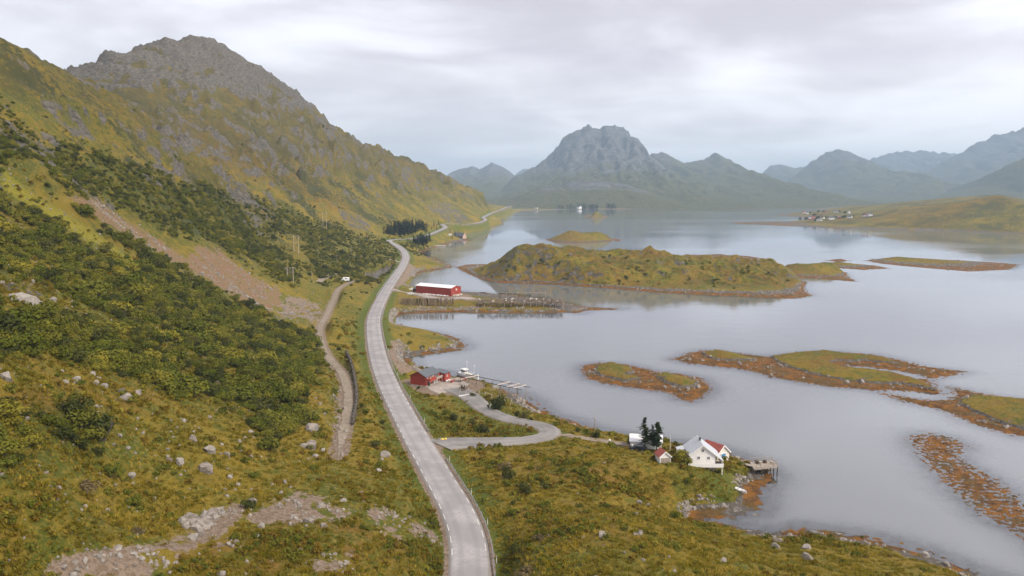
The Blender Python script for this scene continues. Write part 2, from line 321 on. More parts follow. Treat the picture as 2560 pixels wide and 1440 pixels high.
gravZ = np.maximum.reduce([zone(p, 22, 1.7) for p in (
    [(70,1445),(130,1392),(250,1372),(420,1352),(520,1312),(570,1262),(612,1240),(602,1292),(545,1342),(440,1405),(380,1445)],
    [(617,1297),(667,1260),(713,1250),(740,1227),(777,1240),(820,1250),(897,1270),(867,1293),(817,1313),(767,1307),(713,1313),(633,1320)],
    [(920,1267),(967,1260),(993,1280),(1007,1313),(1047,1310),(1080,1330),(1097,1360),(1033,1340),(973,1353),(943,1323)],
    [(520,1365),(560,1348),(613,1365),(600,1387),(540,1387)], [(770,1405),(810,1387),(880,1380),(900,1395),(860,1425),(790,1432)],
    [(443,1300),(470,1290),(500,1300),(520,1280),(552,1273),(550,1290),(515,1325),(470,1325)],
    [(835,985),(855,975),(866,1010),(860,1080),(842,1145),(822,1120),(836,1060)], [(690,760),(740,740),(800,760),(812,800),(760,800),(700,790)])])
bankZ = np.maximum.reduce([zone(p, 5, .5) for p in ([(975,850),(1005,858),(1020,890),(1035,925),(1000,940),(972,890)], [(1022,655),(1040,668),(1050,676),(1028,692),(1010,708),(990,722),(982,712),(1005,690)])])
heathZ = np.maximum.reduce([zone(p, 30) for p in ([(1150,738),(1300,742),(1440,764),(1400,778),(1180,778)], [(985,738),(1140,745),(1140,768),(990,768)], 
    [(600,1330),(760,1310),(900,1300),(960,1360),(1080,1370),(1100,1440),(420,1440),(480,1380)], [(1270,1150),(1420,1130),(1560,1160),(1700,1230),(1600,1260),(1450,1210),(1330,1200)],
    [(1300,1280),(1480,1270),(1650,1300),(1750,1330),(1500,1350),(1350,1340)], [(0,980),(120,960),(300,960),(420,1000),(260,1040),(60,1050)], [(460,320),(600,330),(760,430),(900,520),(880,560),(700,470),(520,400)])])
rockN = fbm(TX, TY, 30, 5, .62, 21); rock2 = fbm(TX, TY, 8, 4, .6, 22)
zs = lambda a: (a - a[need].mean()) / a[need].std()
score = .85 * zs(I['strata']) + .65 * zs(rockN) + .45 * zs(I['rib']) * I['big'] + 3.2 * I['big'] * sstep(155, 240, TZ) + 1.1 * (SLOPE - .85) - 1.0
greenD = np.maximum.reduce([zone(p, 20) for p in ([(-60,300),(100,360),(250,400),(400,440),(520,480),(640,560),(720,640),(750,700),(690,700),(560,620),(400,570),(250,490),(160,490),(-60,410)], [(770,590),(870,585),(990,630),(990,690),(900,705),(750,690)])])
rockA = sstep(.25, 1.1, score) * (1 - .85 * greenD)
rockB = I['crag'] * sstep(.02, .30, rock2 + .5 * rockN + .10) * sstep(14, 40, TZ)
rock = np.clip(np.maximum(rockA * sstep(20, 60, TZ), rockB), 0, 1)
rock = np.maximum(rock, np.maximum.reduce([zone(p, 7) * sstep(-.25, .15, rock2) for p in ([(0,700),(60,712),(104,735),(98,768),(40,748),(0,735)], [(285,975),(310,968),(330,990),(325,1010),(285,1005)], [(20,360),(60,400),(130,420),(150,390),(90,330),(40,330)], [(100,250),(190,270),(240,350),(200,350),(130,300)], [(600,520),(650,540),(660,590),(610,570)], [(840,525),(900,540),(940,580),(880,570)], [(1060,515),(1110,500),(1160,535),(1200,560),(1120,555)], [(440,330),(560,370),(580,400),(470,390)])]))
ZD = np.maximum.reduce([zone(p, 16) for p in (
    [(-60,480),(60,485),(180,565),(330,655),(440,695),(560,752),(680,812),(795,832),(806,900),(770,935),(700,965),(640,955),(560,935),(520,895),(430,865),(330,832),(260,785),(115,705),(-60,690)],
    [(-60,760),(120,785),(280,830),(420,870),(560,950),(680,960),(795,940),(765,1010),(740,1075),(680,1100),(600,1050),(540,1015),(440,995),(330,955),(200,925),(100,890),(-60,930)],
    [(-60,1010),(100,1000),(190,1030),(262,1090),(245,1135),(150,1150),(60,1165),(-60,1190)],
    [(150,505),(260,572),(350,614),(430,664),(520,714),(600,764),(690,802),(640,820),(540,762),(420,706),(380,672),(300,610),(240,580)])])
fwob = fbm(TX, TY, 3.0, 3, .6, 31)
weed = sstep(-2.5, 0., I['sd']) * (1 - sstep(.42, .75, TZ + .15 * fwob)) * sstep(-.9, -.15, TZ + .25 * fwob); weed = np.where((np.hypot(TX, TY) > 1500), weed * .3, weed) * (I['sd'] < 22) * (.15 + .85 * sstep(-.28, .12, fbm(TX, TY, 13, 3, .55, 33)))
tide = (1 - sstep(.75, 1.5, TZ + .35 * fwob)) * sstep(-3, 0., I['sd']) * (1 - weed)
lush = np.clip(sstep(3.6, 4.6, I['dro']) * (1 - sstep(6.5, 9.5, I['dro'] + 1.5 * fwob)) + .8 * sstep(2.6, 3.4, I['dsi']) * (1 - sstep(5, 8, I['dsi'])), 0, 1)
lush = np.maximum(lush, np.maximum.reduce([zone(p, 14) for p in ([(1700,1150),(1830,1170),(1850,1230),(1800,1260),(1760,1190)], [(1030,960),(1090,1010),(1110,1090),(1060,1060)], [(1150,1100),(1300,1085),(1320,1065),(1250,1060)])]) * .8)
shoulder = (1 - sstep(3.9, 4.7, I['dro'] + .3 * fwob))
dirt = np.clip(np.maximum.reduce([gravZ * sstep(-.38, .12, rock2 + .6 * fwob), bankZ * .85, 1 - sstep(1.6, 3.0, I['dtr'] + .7 * fwob), .9 * (1 - sstep(1.3, 2.4, I['ddr'] + .5 * fwob)), 1 - sstep(3.5, 8, I['dwr'] + 1.5 * fwob), 1 - sstep(2.7, 3.5, I['dsi'] + .4 * fwob), shoulder]), 0, 1)
for (fx, fy, fz, fr) in PADS[:6]: dirt = np.maximum(dirt, 1 - sstep(fr * .9, fr * 1.15, np.hypot(TX - fx, TY - fy) + fwob))
sel = used_t
setattr_col(me_t, "zA", np.stack([rock.ravel()[sel], screeZ.ravel()[sel], np.maximum(lush, strip).ravel()[sel]], 1))
setattr_col(me_t, "zB", np.stack([np.clip(heathZ * .8, 0, 1).ravel()[sel], weed.ravel()[sel], dirt.ravel()[sel]], 1))
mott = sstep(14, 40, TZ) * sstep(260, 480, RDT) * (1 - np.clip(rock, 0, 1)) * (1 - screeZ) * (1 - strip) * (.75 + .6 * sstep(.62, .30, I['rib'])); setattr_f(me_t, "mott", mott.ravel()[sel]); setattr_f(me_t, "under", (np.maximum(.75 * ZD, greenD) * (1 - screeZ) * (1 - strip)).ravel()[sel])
setattr_col(me_t, "zC", np.stack([tide.ravel()[sel], strip.ravel()[sel], (sstep(40, 140, TZ) * sstep(350, 600, RDT)).ravel()[sel]], 1))

def ground_material(name, far=False, s=1.0):
    m, n = newmat(name); g = n.node('ShaderNodeNewGeometry'); P = g.outputs['Position']
    A = n.sep(n.attr("zA").outputs['Color']); B = n.sep(n.attr("zB").outputs['Color']); C = n.sep(n.attr("zC").outputs['Color'])
    n1 = n.noise(P, .035 * s, 5, .6); n2 = n.noise(P, .22 * s, 5, .62); n3 = n.noise(P, 1.3 * s, 4, .65); n4 = n.noise(P, 5.0 * s, 3, .7)
    mixn = n.math('ADD', n.math('MULTIPLY', n1, .45), n.math('MULTIPLY', n2, .55))
    grass = n.mix(n.ramp(mixn, .43, .57), (.094, .106, .008), (.250, .172, .013))
    grass = n.mix(n.ramp(n3, .46, .70), grass, (.290, .205, .028))
    grass = n.mix(n.ramp(n.math('ADD', n.math('MULTIPLY', n2, .5), n.math('MULTIPLY', n4, .5)), .53, .68), grass, (.046, .052, .009))
    brown = n.mix(n.ramp(n3, .35, .65), (.130, .062, .010), (.225, .120, .020))
    hm = n.math('MULTIPLY', n.math('ADD', n.math('MULTIPLY', B[0], .8), n.math('MULTIPLY', C[2], .45)), n.ramp(n2, .34, .62))
    hm = n.math('ADD', hm, n.math('MULTIPLY', n.ramp(n.noise(P, .09 * s, 4, .6), .55, .72), .30), True)
    col = n.mix(hm, grass, brown)
    mt = n.math('MULTIPLY', n.attr("mott").outputs['Fac'], n.ramp(n.math('ADD', n.math('MULTIPLY', n.noise(P, .30 * s, 5, .7), .6), n.math('MULTIPLY', n.noise(P, .018 * s, 4, .6), .55)), .53, .63))
    col = n.mix(n.math('MULTIPLY', mt, .8), col, n.mix(n3, (.030, .038, .010), (.060, .062, .014)))
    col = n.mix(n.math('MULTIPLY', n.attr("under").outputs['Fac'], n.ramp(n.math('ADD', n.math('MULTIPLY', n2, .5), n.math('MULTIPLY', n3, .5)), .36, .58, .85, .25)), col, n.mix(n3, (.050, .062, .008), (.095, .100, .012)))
    col = n.mix(n.math('MULTIPLY', C[2], n.ramp(n.noise(P, .06 * s, 5, .65), .35, .6, .35, .8)), col, n.mix(n3, (.044, .048, .014), (.112, .082, .024)))
    lushc = n.mix(n.ramp(n3, .3, .7), (.058, .098, .010), (.120, .140, .014))
    lushc = n.mix(C[1], lushc, n.mix(n.ramp(n3, .35, .65), (.185, .180, .012), (.300, .250, .022)))
    col = n.mix(n.math('MULTIPLY', A[2], .85), col, lushc)
    # rock
    rk = n.mix(n.ramp(n.noise(n.mapping(P, (1, 1, 1.8)), .30 * s, 6, .68), .32, .68), (.056, .051, .042), (.180, .158, .132))
    rk = n.mix(n.ramp(n.noise(P, 1.1 * s, 5, .7), .58, .74), rk, (.045, .040, .034))
    rk = n.mix(n.math('MULTIPLY', n.ramp(n2, .52, .70), .55), rk, (.110, .085, .030))
    rm = n.ramp(n.math('ADD', A[0], n.math('MULTIPLY', n.math('SUBTRACT', n3, .5), 1.3)), .38, .62)
    col = n.mix(rm, col, rk)
    # scree: brown earth with pale stones
    sc = n.mix(n.ramp(n3, .35, .65), (.185, .098, .048), (.290, .180, .105)); sc = n.mix(n.ramp(n2, .42, .62, 0., .7), sc, (.20, .15, .055)); sc = n.mix(n.ramp(n.noise(P, 2.6 * s, 4, .75), .58, .68), sc, (.38, .30, .24))
    col = n.mix(n.ramp(n.math('ADD', A[1], n.math('MULTIPLY', n.math('SUBTRACT', n2, .5), .9)), .35, .65), col, sc)
    # gravel and earth
    gr = n.mix(n.ramp(n3, .35, .65), (.200, .138, .090), (.310, .232, .172)); gr = n.mix(n.ramp(n.noise(P, 4.0 * s, 3, .75), .60, .70), gr, (.40, .35, .30))
    gm = n.ramp(n.math('ADD', B[2], n.math('MULTIPLY', n.math('SUBTRACT', n.math('ADD', n.math('MULTIPLY', n3, .45), n.math('ADD', n.math('MULTIPLY', n4, .2), n.math('MULTIPLY', n2, .35))), .5), 2.2)), .36, .62)
    col = n.mix(gm, col, gr)
    # shore: dark stones, pale rock, bladder wrack
    td = n.mix(n.ramp(n4, .40, .62), (.050, .040, .032), (.190, .165, .140)); td = n.mix(n.ramp(n.noise(P, .5 * s, 4, .7), .52, .68), td, (.36, .33, .30))
    col = n.mix(n.ramp(n.math('ADD', C[0], n.math('MULTIPLY', n.math('SUBTRACT', n3, .5), .8)), .35, .6), col, td)
    wd = n.mix(n.ramp(n.noise(P, .30 * s, 5, .65), .40, .60), (.270, .112, .014), (.120, .055, .014)); wd = n.mix(n.ramp(n.noise(P, 3.2 * s, 4, .75), .53, .66), wd, (.045, .024, .010))
    wd = n.mix(n.ramp(n.noise(P, .11 * s, 4, .6), .48, .62, 0., .8), wd, n.mix(n3, (.060, .036, .016), (.17, .115, .030))); wd = n.mix(n.ramp(n3, .60, .74, 0., .8), wd, (.330, .160, .026)); wd = n.mix(n.ramp(n.noise(P, .7 * s, 5, .7), .58, .68, 0., .85), wd, (.13, .115, .10))
    col = n.mix(n.ramp(n.math('ADD', B[1], n.math('MULTIPLY', n.math('SUBTRACT', n3, .5), .7)), .30, .55), col, wd)
    hsum = n.math('ADD', n.math('ADD', n.math('MULTIPLY', n3, .55), n.math('MULTIPLY', n4, .25)), n.math('MULTIPLY', n2, .5))
    finish(n, col, .9, n.bump(hsum, 1.0, 1.6 / s), Specular_IOR_Level=.25); return m
M_ground = ground_material("ground_cover")
me_t.materials.append(M_ground)

# ------------------------------------------------------------------ islands and skerries
ISL_ROCK = []; HEIGHTS = []      # (bbox, function) of every island, for the water depth
def island(name, label, shore_px, tops, step, slope=.35, rough=.5, weedy=1.0, grassz=.9, rocky=.35, grp=None, hmax=60., bumps=0., scale=1.0, world=None, flat=None, mat=None, lagoon=None, patches=None, slk=(.85, 1.4), mot=.5):
    PT = [[tuple(PZ(*p)[:2]) for p in q] for q in patches] if patches else None
    S = np.array([PZ(*p)[:2] for p in shore_px] if world is None else world)
    x0, y0 = S.min(0) - 9; x1, y1 = S.max(0) + 9
    X, Y = np.meshgrid(np.arange(x0, x1 + step, step), np.arange(y0, y1 + step, step))
    pts = [np.array([a, b, 0.]) for a, b in resample(np.vstack([S, S[:1]]), max(4 * step, 3.))]
    for p in tops: pts.append(PY(*p) if len(p) == 3 else np.array(p[1:], float))
    R = RBF(pts, max(step * 3, 1.5), .3) if tops else None
    def H(x, y):
        sd = sdpoly(x, y, S) + rough * 1.6 * fbm(x, y, 6 * scale, 4, .6, 41)
        if lagoon is not None: sd = np.minimum(sd, -sdpoly(x, y, lagoon))
        rag = fbm(x, y, 1.6 * scale, 3, .65, 42)
        b = np.where(sd > 0, slope * .30 * sd + slope * np.maximum(sd - 2.5, 0), .05 * sd + .10 * np.minimum(sd + 3, 0))
        if R is not None:
            h = R(x, y); h = h + np.clip(h, 0, 8) * .18 * fbm(x, y, 15 * scale, 4, .55, 43) + np.clip(h, 0, 6) / 6 * rough * 2.0 * (fbm(x, y, 13 * scale, 5, .55, 44, True) - .2)
            if bumps: h = h + bumps * sstep(1, 8, h) * (fbm(x, y, 36, 4, .5, 52) * 1.2 + .9 * np.maximum(fbm(x, y, 20, 4, .5, 53), 0) + .35 * (fbm(x, y, 22, 5, .5, 54, True) - .25))
            h = smin(np.maximum(h, .25), b, .8)
        else: h = np.minimum(b, flat + .3 * rag)
        h = np.where(sd > 0, h, b)
        if PT:
            ps = np.maximum.reduce([sdpoly(x, y, q) for q in PT]) + rough * 1.2 * fbm(x, y, 5 * scale, 4, .6, 49)
            h = np.minimum(h, .42 + .25 * rag) + np.where(sd > 0, 1, 0) * (sstep(-1.3, .6, ps) * .85 + np.clip(ps, 0, 5) * .16 * (1 + .5 * fbm(x, y, 4 * scale, 3, .6, 50)))
        return h + rough * rag * .42 * np.exp(-(sd / (5 * scale)) ** 2), sd
    Z, sd = H(X, Y)
    cm = np.maximum.reduce([Z[:-1, :-1], Z[1:, :-1], Z[:-1, 1:], Z[1:, 1:]])
    me, us = grid_mesh(name, X, Y, Z, cm > -.9)
    fw = fbm(X, Y, 3 * scale, 3, .6, 45); n8 = fbm(X, Y, 7 * scale, 4, .6, 46)
    gz = grassz * (1 + .45 * n8)
    wd = weedy * (1 - sstep(gz * .45, gz * .75, Z + .12 * fw)) * (1 if flat is not None and patches is None else .55 + .45 * sstep(-.22, .12, fbm(X, Y, 9 * scale, 3, .55, 55))); rk0 = (1 - sstep(gz * .95, gz * 1.35, Z + .25 * fw)) * (1 - wd)
    gx = np.gradient(Z, axis=1) / step; gy = np.gradient(Z, axis=0) / step; sl = np.hypot(gx, gy)
    rk = np.clip(np.maximum(rk0, sstep(slk[0], slk[1], sl + .5 * n8) * (1 - wd) + sstep(.22, .45, n8) * rocky), 0, 1)
    he = np.clip(sstep(-.3, .25, fbm(X, Y, 30 * scale, 4, .5, 47)), 0, 1)
    f = lambda a: np.asarray(a, np.float32).ravel()[us]
    cand = np.argwhere((rk0 > .35) & (Z > .15)); 
    if len(cand) and y0 < 900: c_ = cand[rng.integers(0, len(cand), min(900, int(len(cand) * step * step * .20) + 4))]; ISL_ROCK.append(np.stack([X[c_[:, 0], c_[:, 1]], Y[c_[:, 0], c_[:, 1]], Z[c_[:, 0], c_[:, 1]]], 1))
    setattr_col(me, "zA", np.stack([f(rk), f(0 * Z), f(0 * Z)], 1)); setattr_col(me, "zB", np.stack([f(he), f(wd), f(0 * Z)], 1)); setattr_col(me, "zC", np.stack([f(.5 * rk0), f(0 * Z), f(0 * Z)], 1))
    setattr_f(me, "mott", f(mot * sstep(1.5, 4, Z) * np.ones_like(Z)))
    o = link(name, me, mat or M_ground); tag(o, label, None, grp, "structure"); HEIGHTS.append((x0, y0, x1, y1, lambda x, y: H(x, y)[0])); return o, H

BIG, BIGH = island("island", "large grassy island with rounded rocky knolls joined to the shore by a bar",
    [(1140,668),(1152,675),(1172,686),(1199,695),(1239,705),(1319,709),(1398,711),(1478,717),(1558,723),(1637,731),(1717,735),(1797,739),(1877,742),(1976,747),(2004,745),(2032,739),(2016,731),(2010,716),(2018,706),(1990,698),(1940,688),(1850,683),(1740,682),(1600,676),(1480,672),(1350,667),(1260,663),(1203,660),(1165,662)],
    [(1260,640,640),(1300,632,640),(1355,617,640),(1380,624,640),(1400,621,650),(1440,623,650),(1470,627,650),(1530,634,640),(1560,634,640),(1610,627,640),(1650,638,640),(1700,643,640),(1740,640,640),(1790,645,630),(1850,645,620),(1900,652,620),(1950,668,610),(1985,692,600),
     (1300,672,600),(1450,670,605),(1600,680,600),(1750,690,590),(1880,690,585),(1960,705,580),(1250,665,620)], .75, .75, 1.0, .8, 1.5, .5, slk=(.85, 1.35), bumps=6.0)
island("island", "round-backed grassy islet with two bare knolls out in the fjord", [(1363,600),(1400,606),(1440,608),(1500,605),(1535,601),(1545,597),(1500,592),(1440,591),(1385,594)], [(1395,590,1150),(1430,577,1150),(1455,585,1150),(1495,581,1150),(1515,588,1150)], 1.2, .8, 1.0, .7, 1.4, .7, scale=1.6)
island("skerry", "tiny bare rock beside the round-backed islet", [(1536,601),(1545,603),(1552,600),(1545,598)], [], 1.0, .4, .8, .6, 1.5, .9, flat=2.2)
island("island", "small dark tree-covered islet below the far mountain", [(1456,541),(1480,547),(1510,546),(1524,541),(1500,538),(1470,537)], [(1478,532,2150),(1495,531,2150)], 2.5, .8, 1.0, .5, 2.0, .6, scale=3)
island("island", "low islet with one green hump behind the large island", [(1717,637),(1750,644),(1800,650),(1850,654),(1890,652),(1900,645),(1870,640),(1800,637)], [(1800,634,880),(1850,630,875),(1872,626,875),(1885,634,875)], 1.0, .7, 1.0, .8, 1.3, .5, scale=1.3)
island("island", "craggy islet with a bare rock end beside the large island", [(1935,690),(1990,694),(2060,697),(2110,702),(2142,704),(2120,692),(2117,682),(2080,676),(2000,673),(1945,676)], [(1960,662,700),(2010,662,700),(2070,660,700),(2105,668,690)], .9, .8, 1.0, .8, 1.2, .6, scale=1.2)
island("island", "long low grassy skerry beside the craggy islet", [(2040,661),(2080,668),(2156,675),(2226,671),(2190,664),(2120,659),(2070,656)], [(2100,655,760),(2140,661,750)], .9, .5, .9, .9, 1.0, .45, scale=1.2)
island("skerry", "thin bare sliver of rock off the grassy skerry", [(2060,651),(2100,653),(2128,652),(2100,649)], [], .9, .3, .8, .9, 1.6, .9, flat=1.2)
island("island", "flat elongated green island edged with orange wrack", [(2162,651),(2200,659),(2290,668),(2423,679),(2527,674),(2549,661),(2483,656),(2380,650),(2290,647),(2220,644)], [(2240,643,810),(2330,648,800),(2430,655,780),(2500,661,770)], 1.0, .5, .9, 1.0, 1.1, .35, scale=1.3)
island("skerry", "pair of grassy humps ringed by orange wrack off the red-roofed boathouse",
    [(1456,925),(1465,913),(1509,908),(1567,912),(1643,930),(1696,935),(1750,946),(1777,971),(1758,991),(1727,1003),(1696,996),(1683,982),(1634,976),(1567,967),(1509,958),(1469,945)],
    [], .34, .30, 1.0, 1.0, .95, .5, scale=.9, flat=.5, patches=[[(1486,932),(1498,916),(1530,912),(1568,922),(1585,932),(1560,942),(1600,950),(1560,956),(1505,944)],[(1640,944),(1665,938),(1700,948),(1742,958),(1740,968),(1705,972),(1668,962)]], slk=(.3, .8))
lag = [tuple(PZ(*p)[:2]) for p in [(2122,914),(2177,918),(2244,927),(2300,936),(2330,948),(2288,948),(2222,936),(2150,928)]]
island("skerry", "long grassy skerry curling round a pale lagoon, orange wrack along its edge",
    [(1683,898),(1732,882),(1767,876),(1847,884),(1919,892),(1977,886),(2066,879),(2177,886),(2244,899),(2311,917),(2413,929),(2346,943),(2320,950),(2355,985),(2311,980),(2244,976),(2177,975),(2088,967),(2021,958),(1954,947),(1901,933),(1843,921),(1776,914),(1723,908)],
    [], .42, .30, 1.1, 1.0, .95, .5, scale=.95, lagoon=lag, flat=.5, slk=(.3, .8), patches=[[(1755,886),(1800,880),(1850,893),(1880,902),(1830,905),(1780,900)],[(1930,896),(1990,886),(2060,882),(2120,890),(2200,898),(2240,910),(2180,908),(2110,904),(2070,908),(2110,925),(2180,928),(2250,940),(2310,962),(2340,982),(2270,964),(2180,962),(2090,950),(2020,936),(1960,915)]])
island("skerry", "grassy skerry with dark ledges and a tail of drifting wrack",
    [(2199,982),(2266,1004),(2368,1028),(2435,1059),(2533,1087),(2640,1100),(2720,1080),(2700,1030),(2640,1008),(2560,1000),(2489,993),(2422,977),(2377,968),(2392,985),(2380,1000),(2311,1001)],
    [], .36, .34, 1.0, 1.0, .95, .5, scale=.9, flat=.5, slk=(.3, .8), patches=[[(2400,1012),(2430,994),(2500,1000),(2600,1010),(2690,1040),(2700,1085),(2600,1085),(2520,1068),(2450,1040)]])
island("wrack_bed", "long bed of rusty brown bladder wrack lying awash", [(2285,1101),(2291,1090),(2333,1086),(2381,1096),(2408,1115),(2395,1128),(2398,1148),(2432,1174),(2477,1197),(2521,1236),(2570,1279),(2660,1340),(2640,1390),(2560,1332),(2509,1312),(2461,1283),(2413,1244),(2365,1203),(2326,1158),(2291,1116)], [], .30, .05, 1.1, 1.0, 3.0, 0, scale=.8, flat=.085)
PEN, PENH = island("peninsula", "long low brown-green peninsula with a hamlet on its neck",
    [(1824,557),(1870,561),(1966,565),(2050,569),(2109,572),(2180,572),(2240,574),(2334,575),(2450,580),(2560,584),(2800,592),(2800,520),(2560,512),(2300,509),(2120,513),(2060,516),(2040,522),(2080,528),(2030,531),(1940,536),(1950,539),(2010,543),(2022,549),(1990,553),(1930,555),(1870,555)],
    [(2050,545,1950),(2120,540,2000),(2180,532,1900),(2270,518,1750),(2330,512,1700),(2400,505,1650),(2470,494,1600),(2560,479,1550),(2700,462,1500),(2560,500,1450),(2450,515,1500),(2300,540,1550),(2150,557,1600),(2400,548,1450),(2560,545,1400),(2000,559,1740),(1920,559,1760),(2250,507,2400),(2350,500,2300),(2500,488,2300),(2120,516,3000),(2060,534,2300)], 5.0, .25, 1.4, .5, 2.0, .35, scale=6, mot=1.0)

# ------------------------------------------------------------------ far mountains
def mountain_material(name, green):
    m, n = newmat(name); P = n.node('ShaderNodeNewGeometry').outputs['Position']; z = n.node('ShaderNodeSeparateXYZ', Vector=P).outputs[2]
    a = n.noise(P, .006, 6, .62); b = n.noise(n.mapping(P, (1, 1, .35)), .022, 6, .68); c = n.noise(P, .09, 4, .65)
    rk = n.mix(n.ramp(b, .36, .64), (.040, .042, .048), (.135, .130, .126)); rk = n.mix(n.ramp(c, .5, .7), rk, (.19, .175, .165))
    gr = n.mix(n.ramp(c, .4, .6), (.050, .060, .024), (.110, .096, .038))
    f = n.math('ADD', n.math('MULTIPLY', a, .7), n.math('MULTIPLY', b, .5))
    hi = n.ramp(z, 20., green, -.42, .22, False)
    col = n.mix(n.ramp(n.math('ADD', f, hi), .46, .66), gr, rk)
    finish(n, col, .95, n.bump(b, .8, 14.), Specular_IOR_Level=.1); return m
M_mtA = mountain_material("mountain_rock", 330.); M_mtB = mountain_material("mountain_green", 560.); M_mtC = mountain_material("foothill_rock", 130.)
def mountain(name, label, sky, Y0, front, back, step, mat, spur=.22, conc=1.35, seed=1, foot=0.):
    S = np.array([PY(px, py, Y0) for px, py in sky]); x0, x1 = S[0, 0], S[-1, 0]; pad = front * .5
    X, Y = np.meshgrid(np.arange(x0 - pad, x1 + pad, step), np.arange(Y0 - front - 60, Y0 + back, step))
    xw = X + .10 * (Y - Y0) * fbm(X, Y, 700, 2, .5, seed)
    R = np.interp(xw, S[:, 0], S[:, 2]); edge = np.maximum(x0 - xw, xw - x1); R = R * (1 - sstep(0, pad, edge))
    t = np.where(Y < Y0, (Y0 - Y) / front, (Y - Y0) / back); t = np.clip(t, 0, 1.2)
    sp = fbm(X * 1.0, Y * .42, 420, 6, .55, seed + .3, True); sp2 = fbm(X, Y, 120, 5, .6, seed + .6, True)
    prof = np.clip(1 - t, 0, 1) ** conc
    R = R * (1 + .09 * (fbm(X, 0 * Y, 150, 5, .62, seed + .8, True) - .45) * (1 - sstep(0, .3, t)))
    rib = fbm(X, Y * .28, 170, 5, .55, seed + .9, True)
    near = sstep(.12, .7, t)
    Z = R * prof + near * R * np.clip(1 - t, 0, 1) ** .8 * (spur * (sp - .25) + .10 * (sp2 - .2))
    Z = Z - sstep(.015, .14, t) * R * prof ** .8 * .34 * np.clip(.62 - rib, 0, 1)
    Z = np.where(t >= 1, -4, np.maximum(Z, 0) + foot * np.clip(1 - t, 0, 1) - 2)
    cm = np.maximum.reduce([Z[:-1, :-1], Z[1:, :-1], Z[:-1, 1:], Z[1:, 1:]])
    me, _ = grid_mesh(name, X, Y, Z, cm > -2.5); o = link(name, me, mat); tag(o, label, None, "far mountains", "structure"); return o
mountain("mountain", "broad massive peak with a cliffed flat top in cloud", [(1230,492),(1287,440),(1331,417),(1350,408),(1381,380),(1397,361),(1412,341),(1437,325),(1459,316),(1472,314),(1484,321),(1503,311),(1537,309),(1559,315),(1569,327),(1578,347),(1588,345),(1597,346),(1605,367),(1616,383),(1640,400),(1690,440),(1740,480)], 6000, 2650, 1500, 11, M_mtA, .26, 1.75, 2)
mountain("mountain", "low rocky foothill below the massive peak", [(1250,500),(1290,492),(1350,470),(1430,455),(1490,452),(1560,462),(1620,480),(1680,500)], 3900, 640, 600, 9, M_mtC, .35, .8, 5, 4.)
mountain("mountain", "small twin-topped peak at the head of the fjord", [(1090,455),(1130,428),(1162,420),(1184,417),(1197,422),(1218,414),(1231,407),(1241,408),(1259,419),(1281,434),(1300,450),(1330,475)], 7400, 3000, 1200, 20, M_mtA, .24, 1.5, 7)
mountain("mountain", "distant pointed top glimpsed between two peaks", [(1270,470),(1290,434),(1310,421),(1340,419),(1380,430)], 11000, 1500, 900, 34, M_mtB, .2, 1.2, 8)
mountain("mountain", "steep pointed peak with a rounded shoulder", [(1600,420),(1628,385),(1656,380),(1672,386),(1691,400),(1709,405),(1734,402),(1759,400),(1775,388),(1787,381),(1800,389),(1822,396),(1834,408),(1847,431),(1870,450),(1910,480)], 6500, 2900, 1300, 15, M_mtB, .26, 1.6, 11)
mountain("mountain", "low saddle and blunt top between two peaks", [(1820,445),(1850,434),(1880,437),(1904,434),(1916,424),(1925,415),(1945,412),(1966,414),(1981,421),(2014,416),(2050,425),(2100,450)], 9500, 2600, 1000, 28, M_mtB, .22, 1.2, 13)
mountain("mountain", "dome-shaped blue mountain beyond the hamlet", [(1900,492),(1960,460),(2014,418),(2032,400),(2055,385),(2075,380),(2097,375),(2115,375),(2130,388),(2156,403),(2190,425),(2250,460),(2330,495)], 7800, 3000, 1200, 19, M_mtB, .24, 1.5, 17)
mountain("mountain", "long hazy ridge with its crest lost in cloud", [(2100,430),(2156,405),(2180,397),(2200,390),(2245,380),(2300,378),(2364,382),(2420,388),(2500,400)], 10200, 3000, 1000, 30, M_mtB, .2, 1.2, 19)
mountain("mountain", "tall blue mountain with a long straight ridge", [(2200,490),(2300,440),(2394,384),(2438,361),(2470,346),(2498,334),(2524,331),(2560,320),(2640,318),(2760,370),(2900,430)], 8300, 3600, 1300, 22, M_mtB, .22, 1.4, 23)
mountain("mountain", "green lower slope in front of the tall blue mountain", [(2330,496),(2400,478),(2453,462),(2483,439),(2519,412),(2560,392),(2640,360),(2760,350)], 5000, 1700, 900, 15, M_mtB, .24, 1.1, 29)
# flat shore strip at the foot of the massive peak
island("far_shore", "flat rusty moorland strip along the far shore", [(1262,531),(1320,528),(1400,525),(1452,523),(1530,524),(1600,523),(1700,516),(1800,511),(1800,505),(1600,503),(1400,505),(1290,512)], [(1300,520,2900),(1400,518,3000),(1500,517,3100),(1600,514,3300)], 12, .05, 1.5, .3, 2.0, .1, scale=12)

# ------------------------------------------------------------------ water
WT = np.radians(np.arange(-40, 56.01, .24)); WR = np.exp(np.arange(math.log(34), math.log(14000), .0098))
WX = (np.sin(WT)[None] * WR[:, None]); WY = (np.cos(WT)[None] * WR[:, None])
dep = np.full(WX.shape, -5., np.float32); nearw = (np.hypot(WX, WY) < 1400)
_s = sdpoly(WX, WY, SHORE); m = nearw & (_s > -40) & (_s < 25); dep[m] = terrain(WX[m], WY[m]); dep[(_s >= 25)] = 9
m = sdpoly(WX, WY, POND) > -8; dep[m] = terrain(WX[m], WY[m])
for (x0, y0, x1, y1, H) in HEIGHTS:
    m = nearw & (WX > x0) & (WX < x1) & (WY > y0) & (WY < y1)
    if m.any(): dep[m] = np.maximum(dep[m], H(WX[m], WY[m]))
cmn = np.minimum.reduce([dep[:-1, :-1], dep[1:, :-1], dep[:-1, 1:], dep[1:, 1:]])
